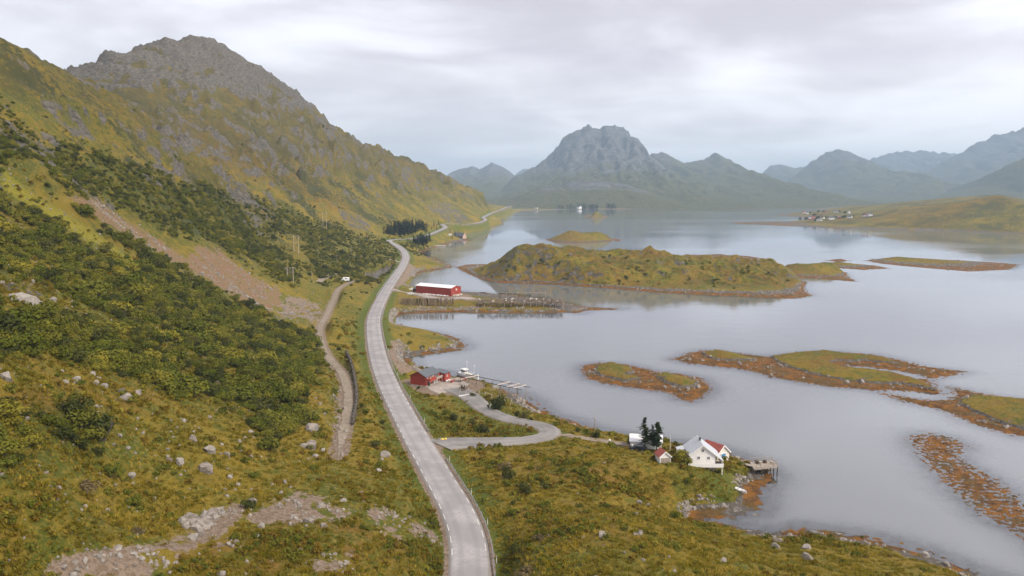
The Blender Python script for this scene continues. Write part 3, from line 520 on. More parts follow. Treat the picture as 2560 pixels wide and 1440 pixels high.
me_w, us = grid_mesh("water", WX, WY, np.zeros_like(WX), cmn < 1.5)
setattr_f(me_w, "depth", np.clip(-dep, 0, 6).ravel()[us])
mw, n = newmat("fjord_water"); P = n.node('ShaderNodeNewGeometry').outputs['Position']
dp = n.attr("depth").outputs['Fac']
wn = n.noise(n.mapping(P, (.55, 1, 1)), .55, 3, .6); wn2 = n.noise(P, .09, 3, .55); wind = n.noise(n.mapping(P, (.35, 1, 1)), .0042, 4, .55, .6)
calm = n.ramp(wind, .36, .62)
st = n.math('ADD', n.math('MULTIPLY', calm, .030), .005)
bmp = n.node('ShaderNodeBump', Strength=st, Distance=1.0, Height=n.math('ADD', wn, n.math('MULTIPLY', wn2, 2.2))).outputs[0]
body = n.node('ShaderNodeBsdfDiffuse', Color=(.160, .168, .174, 1)); tr = n.node('ShaderNodeBsdfTransparent', Color=(.80, .86, .80, 1))
fb = n.math('SUBTRACT', 1.0, n.math('POWER', 2.718, n.math('MULTIPLY', dp, -2.4)), True)
mx = n.node('ShaderNodeMixShader', i0=n.math('ADD', n.math('MULTIPLY', fb, .9), .1), i1=tr.outputs[0], i2=body.outputs[0])
gl = n.node('ShaderNodeBsdfGlossy', Color=(.96, .97, 1, 1), Roughness=n.math('ADD', n.math('MULTIPLY', calm, .07), .02), Normal=bmp)
fr = n.node('ShaderNodeFresnel', IOR=1.95, Normal=bmp)
ms = n.node('ShaderNodeMixShader', i0=fr.outputs[0], i1=mx.outputs[0], i2=gl.outputs[0])
n.l.new(ms.outputs[0], n.node('ShaderNodeOutputMaterial').inputs[0])
water = link("water", me_w, mw); tag(water, "calm pale grey-blue fjord water", None, None, "structure")
# sea floor under it all
sb = bpy.data.meshes.new("seabed"); sb.from_pydata([(-3000, -200, -7), (12000, -200, -7), (12000, 14500, -7), (-3000, 14500, -7)], [], [(0, 1, 2, 3)])
tag(link("seabed", sb, simple("seabed_sand", (.10, .11, .09), .95, .3, .05)), "dark sandy floor of the fjord", None, None, "structure")
# ------------------------------------------------------------------ placing helpers
bpy.context.view_layer.update()
_dg = bpy.context.evaluated_depsgraph_get()
BVH = BVHTree.FromObject(ground, _dg)
def hit(px, py):
    d = Vector(ray(px, py)).normalized(); h = BVH.ray_cast(Vector((0, 0, CAMH)), d, 6000)
    return h[0] if h[0] is not None else Vector(PZ(px, py, .3))
def gz(x, y):
    h = BVH.ray_cast(Vector((x, y, 900)), Vector((0, 0, -1)), 2000); return h[0].z if h[0] is not None else 0.0

class MB:
    def __init__(s): s.v = []; s.f = []
    def poly(s, verts, faces):
        o = len(s.v); s.v += [tuple(p) for p in verts]; s.f += [tuple(i + o for i in f) for f in faces]; return s
    def box(s, c, d, rz=0., M=None):
        x, y, z = d[0] / 2, d[1] / 2, d[2] / 2; m = M or Matrix.Rotation(rz, 3, 'Z')
        P = [Vector(c) + m @ Vector((a * x, b * y, e * z)) for a in (-1, 1) for b in (-1, 1) for e in (-1, 1)]
        return s.poly(P, [(0, 1, 3, 2), (4, 6, 7, 5), (0, 4, 5, 1), (2, 3, 7, 6), (0, 2, 6, 4), (1, 5, 7, 3)])
    def bar(s, a, b, r, n=6, r2=None):
        a = Vector(a); b = Vector(b); q = (b - a).to_track_quat('Z', 'Y'); r2 = r if r2 is None else r2; P = []
        for k in range(n):
            t = 2 * math.pi * k / n; e = q @ Vector((math.cos(t), math.sin(t), 0)); P += [a + e * r, b + e * r2]
        F = [(2 * k, 2 * ((k + 1) % n), 2 * ((k + 1) % n) + 1, 2 * k + 1) for k in range(n)]
        return s.poly(P, F + [tuple(range(0, 2 * n, 2))[::-1], tuple(range(1, 2 * n, 2))])
    def beam(s, a, b, w, h):
        a = Vector(a); b = Vector(b); L = (b - a).length; q = (b - a).to_track_quat('X', 'Z').to_matrix(); return s.box((a + b) / 2, (L, w, h), M=q)
    def extrude(s, prof, y0, y1):
        """closed (x, z) outline swept along y"""
        n = len(prof); P = [(x, y0, z) for x, z in prof] + [(x, y1, z) for x, z in prof]
        return s.poly(P, [tuple(range(n)), tuple(range(2 * n - 1, n - 1, -1))] + [(k, k + n, (k + 1) % n + n, (k + 1) % n) for k in range(n)])
    def mesh(s, name, bevel=0.):
        me = bpy.data.meshes.new(name); me.from_pydata(s.v, [], s.f); me.update()
        bm = bmesh.new(); bm.from_mesh(me); bmesh.ops.recalc_face_normals(bm, faces=bm.faces)
        if bevel: bmesh.ops.bevel(bm, geom=list(bm.edges), offset=bevel, segments=1, affect='EDGES')
        bm.to_mesh(me); bm.free(); return me
    def build(s, name, mat, parent=None, bevel=0.): return link(name, s.mesh(name, bevel), mat, parent)
def empty(name, loc, rz=0., label=None, cat=None, group=None):
    o = bpy.data.objects.new(name, None); COL.objects.link(o); o.location = loc; o.rotation_euler = (0, 0, rz); o.empty_display_size = .5
    return tag(o, label, cat, group)
def dup(root, loc, rz=0., scale=None, label=None, group=None):
    r = root.copy(); COL.objects.link(r); r.location = loc; r.rotation_euler = (0, 0, rz)
    if scale is not None: r.scale = (scale,) * 3 if not hasattr(scale, '__len__') else scale
    if label: r['label'] = label
    if group: r['group'] = group
    for ch in list(root.children):
        c = ch.copy(); COL.objects.link(c); c.parent = r
        for g2 in ch.children:
            d = g2.copy(); COL.objects.link(d); d.parent = c
    return r

M_white = simple("white_paint", (.84, .83, .81), .6, .05, 1.5); M_offw = simple("cream_boards", (.66, .62, .55), .7, .10, 2.)
M_red = simple("red_paint", (.33, .040, .022), .65, .22, .8); M_redroof = simple("red_roof", (.30, .065, .045), .6, .22, 2.0, bump=.4)
M_slate = simple("slate_roof", (.085, .095, .105), .6, .2, 1.5, bump=.4); M_steelroof = simple("pale_metal_roof", (.46, .48, .52), .45, .08, 1.2)
M_wood = simple("weathered_wood", (.33, .28, .23), .85, .25, 6.); M_dwood = simple("dark_wood", (.085, .058, .040), .85, .35, 4.); M_lwood = simple("pale_planks", (.50, .42, .36), .8, .16, 5.)
M_conc = simple("concrete", (.40, .36, .32), .9, .18, 1.0); M_dark = simple("dark_opening", (.018, .018, .020), .4, .2); M_blue = simple("blue_door", (.07, .22, .42), .55, .1)
M_glass = simple("window_glass", (.045, .05, .06), .08, .3); M_steel = simple("galvanised_steel", (.46, .48, .50), .42, .14, 4., .6); M_tyre = simple("tyre_rubber", (.02, .02, .02), .8, .2)
M_car = simple("dark_car_paint", (.016, .022, .030), .22, .2); M_vanw = simple("white_vehicle_paint", (.80, .80, .80), .3, .05); M_yellow = simple("yellow_plastic", (.72, .50, .04), .6, .12)
M_brownh = simple("brown_boards", (.10, .050, .030), .8, .25, 3.); M_pink = simple("pale_gable", (.55, .38, .30), .8, .15, 3.); M_line = simple("road_paint", (.58, .57, .55), .7, .25, 1.2); M_net = simple("brown_net", (.105, .066, .034), .95, .35, 1.5)

# ------------------------------------------------------------------ roads
def asphalt(name, a, b):
    m, n = newmat(name); P = n.node('ShaderNodeNewGeometry').outputs['Position']; e = n.attr("edge").outputs['Fac']
    c = n.mix(n.ramp(n.noise(P, .12, 5, .6), .38, .62), tuple(k * .88 for k in a), tuple(k * 1.06 for k in b)); c = n.mix(n.ramp(n.noise(P, 3.0, 4, .7), .3, .8), c, tuple(k * .86 for k in a))
    trk = n.ramp(n.math('ABSOLUTE', n.math('SUBTRACT', n.math('ABSOLUTE', e), .45)), .05, .24, .30, 0.)
    c = n.mix(trk, c, tuple(k * .6 for k in a))
    c = n.mix(n.ramp(n.math('ADD', n.math('ABSOLUTE', e), n.math('MULTIPLY', n.noise(P, .9, 3), .2)), .98, 1.12, 0., .6), c, (.16, .13, .10))
    finish(n, c, .85, n.bump(n.noise(P, 14., 3, .7), .35, .03)); return m
M_road = asphalt("worn_asphalt", (.285, .268, .268), (.345, .325, .322)); M_side = asphalt("dark_asphalt", (.19, .18, .17), (.27, .25, .235))
def frames(P):
    T = np.gradient(P[:, :2], axis=0); T /= np.linalg.norm(T, axis=1)[:, None] + 1e-9; return T, np.stack([T[:, 1], -T[:, 0]], 1)   # tangent, right-hand normal
def ribbon(name, P, w, mat, lift=.02, ragged=0., cols=9, skirt=.5, kind="structure", label=None, drape=False):
    T, N = frames(P); e = np.linspace(-1, 1, cols); r = np.hypot(P[:, 0], P[:, 1])
    W = np.asarray(w) * np.ones(len(P)); s = np.arange(len(P), dtype=float)
    wl = W * (1 + ragged * fbm(s * 1.3, s * 0, 3, 3, .6, 61)); wr = W * (1 + ragged * fbm(s * 1.3, s * 0 + 50, 3, 3, .6, 62))
    off = np.where(e[None] < 0, e[None] * wl[:, None], e[None] * wr[:, None])
    X = P[:, 0, None] + N[:, 0, None] * off; Y = P[:, 1, None] + N[:, 1, None] * off
    Z = P[:, 2, None] + (1 - e[None] ** 2) * .06 * (skirt > 0) + lift + .0007 * r[:, None]
    if drape:
        for i in range(len(P)):
            for j in range(cols): Z[i, j] = gz(X[i, j], Y[i, j]) + lift + .0003 * r[i]
    if skirt:
        X = np.hstack([X[:, :1] - N[:, :1] * skirt, X, X[:, -1:] + N[:, :1] * skirt]); Y = np.hstack([Y[:, :1] - N[:, 1:] * skirt, Y, Y[:, -1:] + N[:, 1:] * skirt])
        Z = np.hstack([Z[:, :1] - .35, Z, Z[:, -1:] - .35]); e = np.r_[-1.2, e, 1.2]
    me, us = grid_mesh(name, X, Y, Z); setattr_f(me, "edge", np.tile(e, len(P))[us]); o = link(name, me, mat); tag(o, label, None, None, kind); return o
road = ribbon("road", ROAD, ROADW, M_road, .03, label="pale grey two-lane coast road winding along the shore")
ribbon("side_road", SIDE[4:], np.interp(np.arange(len(SIDE) - 4), [0, 8, 16, 40, 60, 75, 95, 140, 200], [5.2, 4.0, 2.7, 2.7, 3.4, 4.0, 2.6, 2.3, 2.3]), M_side, .035, .04, label="darker side road looping down to the quay")
def gravel_mat(name, a, b, st):
    m, n = newmat(name); P = n.node('ShaderNodeNewGeometry').outputs['Position']; e = n.math('ABSOLUTE', n.attr("edge").outputs['Fac'])
    c = n.mix(n.ramp(n.noise(P, .5, 5, .65), .35, .65), a, b); c = n.mix(n.ramp(n.noise(P, 5., 3, .75), .58, .68), c, st)
    c = n.mix(n.ramp(n.math('ADD', n.math('MULTIPLY', n.math('SUBTRACT', 1.0, e), .5), n.math('MULTIPLY', n.noise(P, .8, 4), .9)), .62, .80), c, (.12, .11, .035)) if False else c
    finish(n, c, .95, n.bump(n.noise(P, 6., 4, .7), .6, .08)); return m
M_gravel = gravel_mat("gravel", (.180, .140, .095), (.265, .215, .160), (.38, .34, .30)); M_yard = gravel_mat("yard_grit", (.27, .225, .19), (.36, .315, .28), (.48, .45, .42))
ribbon("gravel_track", TRACK, 1.25 * np.clip((len(TRACK) - np.arange(len(TRACK))) / 14, .15, 1), M_gravel, .07, .5, 7, 0, label="rutted gravel track below the stone wall", drape=True)
ribbon("driveway", DRIVE, 1.25, M_gravel, .06, .35, 5, 0, label="narrow dirt drive to the white house", drape=True)
ribbon("yard_road", WARE_RD, np.linspace(2.6, 4.5, len(WARE_RD)), M_yard, .06, .2, 7, 0, label="gravel yard road to the red warehouse", drape=True)
ribbon("hill_path", UPPATH, 1.8, M_gravel, .12, .3, 5, 0, label="short stretch of gravel path among the scrub", drape=True)
ribbon("lay_by", SPUR, 3.0, M_yard, .10, .2, 5, 0, label="small gravel lay-by beside the road bend", drape=True)
# quay apron
QP = [PZ(*p, 2.35) for p in [(1062,962),(1092,951),(1112,944),(1130,946),(1148,949),(1174,959),(1168,965),(1146,968),(1140,974),(1100,985),(1075,975)]]
q = MB(); n_ = len(QP); q.poly(QP + [p - np.array([0, 0, 3.2]) for p in QP], [tuple(range(n_))] + [(k, (k + 1) % n_, (k + 1) % n_ + n_, k + n_) for k in range(n_)])
quay = q.build("quay", M_yard); tag(quay, "pale gravel quay apron beside the red boathouse", "quay")

# edge dashes
PXR, PYR = project(ROAD[:, 0], ROAD[:, 1], ROAD[:, 2]); CUM = np.r_[0, np.cumsum(np.linalg.norm(np.diff(ROAD[:, :2], axis=0), axis=1))]
TR, NR = frames(ROAD)
def road_at(s, off):
    x, y, z = (np.interp(s, CUM, ROAD[:, k]) for k in range(3)); nx, ny = np.interp(s, CUM, NR[:, 0]), np.interp(s, CUM, NR[:, 1]); return Vector((x + nx * off, y + ny * off, z))
s_end = CUM[np.argmax(PYR < 655)]
for side in (-1, 1):
    s = 30.0 + (1.3 if side > 0 else 0)
    while s < s_end:
        if not (side > 0 and PYR[np.searchsorted(CUM, s)] > 1092 and PYR[np.searchsorted(CUM, s)] < 1150):
            A, B = road_at(s, side * 2.95), road_at(s + 2.6, side * 2.95); d = (B - A).normalized(); w_ = Vector((d.y, -d.x, 0)) * .065
            lf = Vector((0, 0, .055 + .0007 * A.length + .004)); m_ = MB(); m_.poly([A - w_ + lf, A + w_ + lf, B + w_ + lf, B - w_ + lf], [(0, 1, 2, 3)]); m_.build("edge_dash", M_line, road)
        s += 5.2

# ------------------------------------------------------------------ guardrails
post_me = MB().box((0, 0, .30), (.10, .14, .95)).mesh("post"); post_me.materials.append(M_steel)
def guardrail(label, sa, sb, off, ends=True):
    S = np.arange(sa, sb, 2.0); root = empty("guardrail", road_at(sa, off), 0, label, "guardrail", "guardrails along the coast road"); o0 = root.location
    prof = [(0, .42), (.05, .47), (.05, .53), (.0, .58), (.05, .63), (.05, .69), (0, .74), (-.03, .74), (-.03, .42)]; m_ = MB(); k = len(prof); V = []; sg = -1 if off > 0 else 1
    for i, s in enumerate(S):
        p = road_at(s, off) - o0; nx = np.interp(s, CUM, NR[:, 0]); ny = np.interp(s, CUM, NR[:, 1]); dz = -.45 * max(0, 1 - i / 3) if ends else 0; dz2 = -.45 * max(0, 1 - (len(S) - 1 - i) / 3) if ends else 0
        V += [(p.x + sg * a * nx, p.y + sg * a * ny, p.z + b + dz + dz2) for a, b in prof]
    m_.poly(V, [(i * k + a, i * k + (a + 1) % k, (i + 1) * k + (a + 1) % k, (i + 1) * k + a) for i in range(len(S) - 1) for a in range(k)])
    m_.build("rail", M_steel, root)
    for s in S[::2]:
        p = road_at(s, off + (.12 if off > 0 else -.12)) - o0; o = link("post", post_me, None, root); o.location = p; t = (np.interp(s, CUM, TR[:, 0]), np.interp(s, CUM, TR[:, 1])); o.rotation_euler = (0, 0, math.atan2(t[1], t[0]))
def s_at(py): return CUM[np.argmax(PYR < py)]
guardrail("steel guardrail curving below the side-road junction", 22, s_at(1148), 4.0)
guardrail("long steel guardrail above the red boathouse and the two inlets", s_at(1083), s_at(772), 4.0)
guardrail("steel guardrail on the hill side of the road above the dark pond", s_at(742), s_at(672), -4.0)
guardrail("short steel guardrail on the outer side of the wooded bend", s_at(648), s_at(612), 4.0)

# ------------------------------------------------------------------ houses
def window(root, c, w, h, face, mat_f=M_white, depth=.06):
    """window part (> frame bars); face = direction the wall looks, as 'x','-x','-y','y'"""
    rz = {'-y': 0., 'x': math.pi / 2, 'y': math.pi, '-x': -math.pi / 2}[face]; R = Matrix.Rotation(rz, 3, 'Z')
    p = MB(); p.box((0, 0, 0), (w, depth * .5, h)); pane = p.build("window", M_glass, root); pane.location = c; pane.rotation_euler = (0, 0, rz)
    f = MB(); t = .07
    for sx in (-1, 0, 1): f.box((sx * (w / 2), -depth * .5, 0), (t, depth, h + t))
    for szz in (-1, 1): f.box((0, -depth * .5 - .003, szz * (h / 2)), (w + t, depth, t))
    f.build("frame", mat_f, pane); return pane
def gable_house(name, label, cat, loc, rz, w, L, hw, hr, wall, roofm, base=.6, over=.25, trim=M_white, asym=None, th=.14):
    """gable front looks along local -y; ridge runs along +y. asym = (extra run to the right) for a catslide roof"""
    root = empty(name, loc, rz, label, cat); xl, xr = -w / 2, w / 2
    MB().extrude([(xl, 0), (xr, 0), (xr, hw), (0, hw + hr), (xl, hw)], 0, L).build("wall", wall, root)
    MB().box((0, L / 2, -base / 2 - .002), (w + .12, L + .12, base)).build("foundation", M_conc, root)
    k = hr / (w / 2)
    def slab(x1, run):
        s = math.copysign(1, x1); e = s * (w / 2 + run); ze = hw - k * run
        prof = [(0, hw + hr + th), (e, ze + th), (e, ze), (0, hw + hr + .004)]
        return MB().extrude(prof if s > 0 else prof[::-1], -over, L + over)
    slab(-1, over).build("roof", roofm, root); slab(1, over if asym is None else asym).build("roof", roofm, root)
    vb = MB()
    for s, run in ((-1, over), (1, over if asym is None else asym)):
        e = s * (w / 2 + run); ze = hw - k * run; vb.beam((0, -over - .03, hw + hr + .04), (e, -over - .03, ze + .04), .06, .24)
    vb.build("barge_board", trim, root)
    return root
Wp = lambda px, py, z: Vector(PZ(px, py, z))
# white house with balcony
wh = gable_house("house", "white two-storey house with grey roof and wrap-round balcony above the cove", "house", (45.5, 181.9, 5.25), math.radians(-2), 6.0, 7.2, 2.55, 2.25, M_white, M_steelroof, 1.9, .3, asym=1.9)
window(wh, (0.0, -.02, 3.55), .62, .72, '-y'); window(wh, (-.95, -.02, 1.75), .62, .72, '-y'); window(wh, (1.4, -.02, 1.75), .62, .72, '-y')
window(wh, (-3.02, 2.2, 1.5), .8, .8, '-x'); window(wh, (-3.02, 5.0, 1.5), .8, .8, '-x')
bd = MB(); bd.box((.55, -.75, -.10), (8.3, 1.5, .14)); bd.box((4.0, 2.0, -.10), (1.4, 4.0, .135)); bal = bd.build("balcony", M_lwood, wh)
br_ = MB(); br_.box((.55, -1.47, .42), (8.3, .06, .86)); br_.box((-3.57, -.75, .42), (.06, 1.38, .86)); br_.box((4.67, .6, .42), (.06, 4.2, .86)); br_.build("parapet", M_white, bal)
for x in (-3.3, 4.4): MB().box((x, -1.3, -1.0), (.16, .16, 1.7)).build("post", M_white, bal)
MB().box((0.2, .0, -.85), (4.4, .10, 1.35)).build("basement_wall", M_conc, wh)
MB().box((2.6, -.08, -.80), (.9, .06, 1.2)).build("basement_door", M_wood, wh)
ch = MB().box((.0, 3.8, 5.0), (.5, .5, .9)).build("chimney", M_slate, wh); MB().box((0, 3.8, 5.5), (.6, .6, .1)).build("cap", M_dark, ch)
an = MB().extrude([(-5.0, 0), (-3.0, 0), (-3.0, 2.3), (-5.0, 1.8)], 4.9, 7.4).build("annex", M_white, wh); MB().extrude([(-5.15, 1.84), (-2.98, 2.38), (-2.98, 2.46), (-5.15, 1.92)], 4.75, 7.55).build("annex_roof", M_steelroof, an)
# boathouse with red roof
A_, B_ = Wp(1809, 1114, 7.0), Wp(1767, 1100, 7.0); dv = (B_ - A_); rzb = math.atan2(dv.y, dv.x) - math.pi / 2
bh = gable_house("boathouse", "cream boathouse with red roof and blue door behind the white house", "boathouse", (A_.x, A_.y, 2.9), rzb, 4.4, dv.length, 2.2, 1.9, M_offw, M_redroof, 1.6, .3)
dr = MB().box((.0, -.04, 1.05), (1.5, .10, 2.0)).build("door", M_blue, bh); fr_ = MB(); fr_.box((-.83, -.06, 1.05), (.12, .12, 2.15)); fr_.box((.83, -.06, 1.05), (.12, .12, 2.15)); fr_.box((0, -.063, 2.13), (1.7, .12, .12)); fr_.build("frame", M_white, dr)
MB().box((-2.0, 3.0, 1.0), (1.7, 2.4, 2.0)).build("side_store", M_offw, bh)
# slipway of planks
sa_, sb_ = Wp(1812, 1147, 2.8), Wp(1852, 1174, .9); dv = sb_ - sa_; rt = empty("slipway", sa_, 0, "pale plank slipway running down from the blue door", "slipway"); wv = Vector((dv.y, -dv.x, 0)).normalized()
nb = 15
for k in range(nb):
    a = dv * (k / nb) + Vector((0, 0, .18)); b = dv * ((k + .86) / nb) + Vector((0, 0, .18)); m_ = MB(); mid = (a + b) / 2; jx = random.uniform(-.05, .05)
    m_.poly([a - wv * .8, a + wv * .8, b + wv * (.8 + jx), b - wv * (.8 - jx), a - wv * .8 - Vector((0, 0, .08)), a + wv * .8 - Vector((0, 0, .08)), b + wv * (.8 + jx) - Vector((0, 0, .08)), b - wv * (.8 - jx) - Vector((0, 0, .08))], [(0, 1, 2, 3), (7, 6, 5, 4), (0, 4, 5, 1), (1, 5, 6, 2), (2, 6, 7, 3), (3, 7, 4, 0)]); m_.build("plank", M_lwood, rt)
m_ = MB()
for s in (-.6, .6): m_.beam(wv * s, dv + wv * s, .12, .16)
m_.build("bearer", M_wood, rt)
# pier
PZd = 2.2; C4 = [Wp(1875, 1155, PZd), Wp(1927, 1150, PZd), Wp(1944, 1166, PZd), Wp(1885, 1172, PZd)]
rt = empty("pier", (C4[0].x, C4[0].y, 0), 0, "weathered wooden pier with white railings and a gangway", "pier"); O_ = rt.location
nb = 22
for k in range(nb):
    f0, f1 = k / nb, (k + .88) / nb; q4 = [C4[0].lerp(C4[1], f0) - O_, C4[0].lerp(C4[1], f1) - O_, C4[3].lerp(C4[2], f1) - O_, C4[3].lerp(C4[2], f0) - O_]; dz = Vector((0, 0, random.uniform(.07, .09)))
    MB().poly(q4 + [p - dz for p in q4], [(0, 1, 2, 3), (7, 6, 5, 4), (0, 4, 5, 1), (1, 5, 6, 2), (2, 6, 7, 3), (3, 7, 4, 0)]).build("plank", M_wood, rt)
m_ = MB()
for k in range(4): m_.beam(C4[k] - O_ - Vector((0, 0, .2)), C4[(k + 1) % 4] - O_ - Vector((0, 0, .2)), .15, .22)
m_.build("frame", M_wood, rt)
for f in (0., .35, .7, 1.):
    for g in (0., .5, 1.):
        p = C4[0].lerp(C4[1], f).lerp(C4[3].lerp(C4[2], f), g) - O_; MB().bar(p - Vector((0, 0, .12)), p - Vector((random.uniform(-.1, .1), 0, 4.2)), .13, 7).build("pile", M_dwood, rt)
m_ = MB()
for a, b in ((0, 1), (1, 2), (2, 3)):
    for hgt in (.55, 1.0): m_.beam(C4[a] - O_ + Vector((0, 0, hgt)), C4[b] - O_ + Vector((0, 0, hgt)), .05, .07)
    L = (C4[b] - C4[a]).length
    for k in range(int(L / 1.2) + 1): p = C4[a].lerp(C4[b], k * 1.2 / L) - O_; m_.box(p + Vector((0, 0, .5)), (.07, .07, 1.05))
m_.build("railing", M_wood, rt)
G0, G1 = Wp(1850, 1157, 1.9) - O_, Wp(1882, 1164, 2.2) - O_; gd = G1 - G0; gw = Vector((gd.y, -gd.x, 0)).normalized()
for k in range(12):
    a, b = G0 + gd * (k / 12), G0 + gd * ((k + .86) / 12); MB().poly([a - gw * .7, a + gw * .7, b + gw * .7, b - gw * .7, *[v - Vector((0, 0, .09)) for v in (a - gw * .7, a + gw * .7, b + gw * .7, b - gw * .7)]], [(0, 1, 2, 3), (7, 6, 5, 4), (0, 4, 5, 1), (1, 5, 6, 2), (2, 6, 7, 3), (3, 7, 4, 0)]).build("plank", M_wood, rt)
for k, (px, py) in enumerate(((1893, 1158), (1900, 1160), (1912, 1157), (1930, 1160))):
    t_ = MB().box((0, 0, .35), (.9, .6, .7)).build("fish_box", M_wood if k % 2 else M_dwood, None, .03); t_.location = Wp(px, py, PZd + .002); t_.rotation_euler = (0, 0, k); tag(t_, "small storage box standing on the wooden pier", "box", "boxes on the pier")
# small shed
sp = hit(1663, 1159); sh = gable_house("shed", "tiny white shed with red roof and bare wood door below the pines", "shed", (sp.x, sp.y, sp.z - .05), math.radians(10), 2.7, 3.2, 1.75, 1.15, M_white, M_redroof, .9, .22)
MB().box((.1, -.03, .72), (2.3, .06, 1.45)).build("door", M_wood, sh)
# white garage behind the pines
gp = Wp(1614, 1121, 5.6); ga = gable_house("garage", "low white outbuilding with pale roof behind the pines", "outbuilding", (gp.x + 4.2, gp.y + 1.2, 5.5), math.radians(80), 4.6, 7.8, 1.9, 1.15, M_white, M_vanw, .8, .25)
MB().box((-.2, -.03, .9), (1.0, .06, 1.75)).build("door", M_offw, ga); window(ga, (-2.32, 2.0, 1.2), .7, .6, '-x'); window(ga, (-2.32, 5.2, 1.2), .7, .6, '-x')
# flagpole, marker posts
fp = hit(1675, 1133); t_ = empty("flagpole", fp, 0, "tall white flagpole beside the tiny red-roofed shed", "flagpole"); MB().bar((0, 0, -.2), (0, 0, 4.4), .055, 8, .03).build("pole", M_white, t_); m_ = MB(); m_.box((0, 0, 4.45), (.13, .13, .12)); m_.build("finial", M_white, t_, .03)
for (px, py, lb) in ((1580, 1125, "white letterbox on a post beside the dark car"), (1524, 1112, "white letterbox on a post along the dirt drive")):
    p = hit(px, py); t_ = empty("letterbox", p, .4, lb, "letterbox"); MB().box((0, 0, .55), (.10, .10, 1.2)).build("post", M_white, t_); MB().box((0, -.05, 1.3), (.45, .35, .38)).build("box", M_white, t_, .03)
# utility poles by the shore
def wood_pole(name, p, h, label, group=None, arm=True, rz=0.):
    t_ = empty(name, p, rz, label, "pole", group); MB().bar((0, 0, -.5), (0, 0, h), .13, 7, .09).build("pole", M_wood, t_)
    if arm:
        MB().box((0, 0, h - .25), (1.3, .10, .10)).build("crossarm", M_wood, t_)
        for x in (-.5, .5): MB().bar((x, 0, h - .2), (x, 0, h + .02), .04, 6).build("insulator", M_steel, t_)
    return t_
wp_ = hit(1487, 1079); wood_pole("utility_pole", wp_, 3.9, "grey utility pole standing on the wrack shore", None, True, .5)
b_ = MB(); a = wp_ + Vector((0, 0, 3.8)); c = Wp(1330, 1012, 4.5); last = a
for k in range(1, 13): t = k / 12; p = a.lerp(c, t) - Vector((0, 0, 2.2 * 4 * t * (1 - t) * .5)); b_.bar(last, p, .018, 4); last = p
tag(b_.build("power_cable", M_dark), "thin cable sagging from the shore utility pole", "cable")

# ------------------------------------------------------------------ vehicles
def car(name, label, loc, rz, mat, kind="car"):
    r = empty(name, loc, rz, label, "car" if kind == "car" else "van")
    if kind == "car":
        body = [(-2.1, .35), (-2.15, .62), (-2.0, .84), (-.95, .92), (-.35, 1.40), (.95, 1.43), (1.75, 1.0), (2.1, .90), (2.15, .5), (2.05, .32)]; W_ = 1.72
    else:
        body = [(-3.0, .38), (-3.05, 1.0), (-2.5, 1.25), (-2.15, 2.0), (-1.5, 2.75), (2.9, 2.75), (3.0, 2.6), (3.0, .42)]; W_ = 2.15
    m_ = MB(); k = len(body); V = []
    for y, sc in ((-.5, .92), (-.42, 1.), (.42, 1.), (.5, .92)): V += [(x * (1 if abs(y) < .45 else .985), y * W_, .3 + (z - .3) * sc) for x, z in body]
    m_.poly(V, [(i * k + a, i * k + (a + 1) % k, (i + 1) * k + (a + 1) % k, (i + 1) * k + a) for i in range(3) for a in range(k)] + [tuple(range(k)), tuple(range(4 * k - 1, 3 * k - 1, -1))]); m_.build("body", mat, r, .03)
    if kind == "car":
        for s in (-1, 1): MB().poly([(-.75, s * .868, .95), (-.32, s * .84, 1.32), (.9, s * .84, 1.34), (1.45, s * .868, 1.0)], [(0, 1, 2, 3) if s < 0 else (3, 2, 1, 0)]).build("side_window", M_glass, r)
        MB().poly([(-.93, -.7, .945), (-.93, .7, .945), (-.42, .64, 1.37), (-.42, -.64, 1.37)], [(3, 2, 1, 0)]).build("windscreen", M_glass, r); MB().poly([(1.04, -.62, 1.40), (1.04, .62, 1.40), (1.68, .7, 1.06), (1.68, -.7, 1.06)], [(3, 2, 1, 0)]).build("rear_window", M_glass, r)
        ax, wr, ex = (-1.3, 1.3), .31, .80
        for s in (-1, 1): MB().box((2.12, s * .68, .75), (.08, .24, .16)).build("tail_light", M_red, r)
    else:
        MB().poly([(-2.19, -.85, 1.98), (-2.19, .85, 1.98), (-1.62, .85, 2.66), (-1.62, -.85, 2.66)], [(0, 1, 2, 3)]).build("windscreen", M_glass, r)
        for s in (-1, 1): MB().box((.6, s * 1.06, 1.95), (1.3, .06, .55)).build("side_window", M_glass, r); MB().box((-1.75, s * 1.05, 1.65), (.7, .06, .5)).build("side_window", M_glass, r)
        ax, wr, ex = (-2.0, 1.9), .36, .98
    for x in ax:
        for s in (-1, 1): t2 = MB().bar((x, s * (ex - .10), wr), (x, s * (ex + .10), wr), wr, 14).build("wheel", M_tyre, r); MB().bar((x, s * (ex + .07), wr), (x, s * (ex + .112), wr), wr * .6, 10).build("rim", M_steel, t2)
    return r
p = hit(1595, 1126); car("parked_car", "dark parked estate car at the end of the dirt drive", p, math.radians(-20), M_car)
p = hit(863, 703); car("camper_van", "white camper van parked among scrub above the gravel track", p, math.radians(10), M_vanw, "van")
p = PZ(1029, 725, 3.2); car("parked_car", "white car parked beside the brown lean-to of the warehouse", p, math.radians(15), M_vanw)
p = PZ(1027, 737, 3.3); car("parked_car", "white car parked in front of the red warehouse end", p, math.radians(-5), M_vanw)

for k, py in enumerate((1420, 1330, 1248, 1158, 1062, 998, 940, 880)):
    p = road_at(s_at(py), 4.55); rt = empty("marker_post", (p.x, p.y, p.z - .2), 0, "slim white marker post behind the road guardrail", "marker post", "marker posts behind the guardrail"); MB().box((0, 0, .65), (.10, .07, 1.5)).build("post", M_white, rt); MB().box((0, -.001, 1.22), (.104, .078, .16)).build("reflector", M_dark, rt)
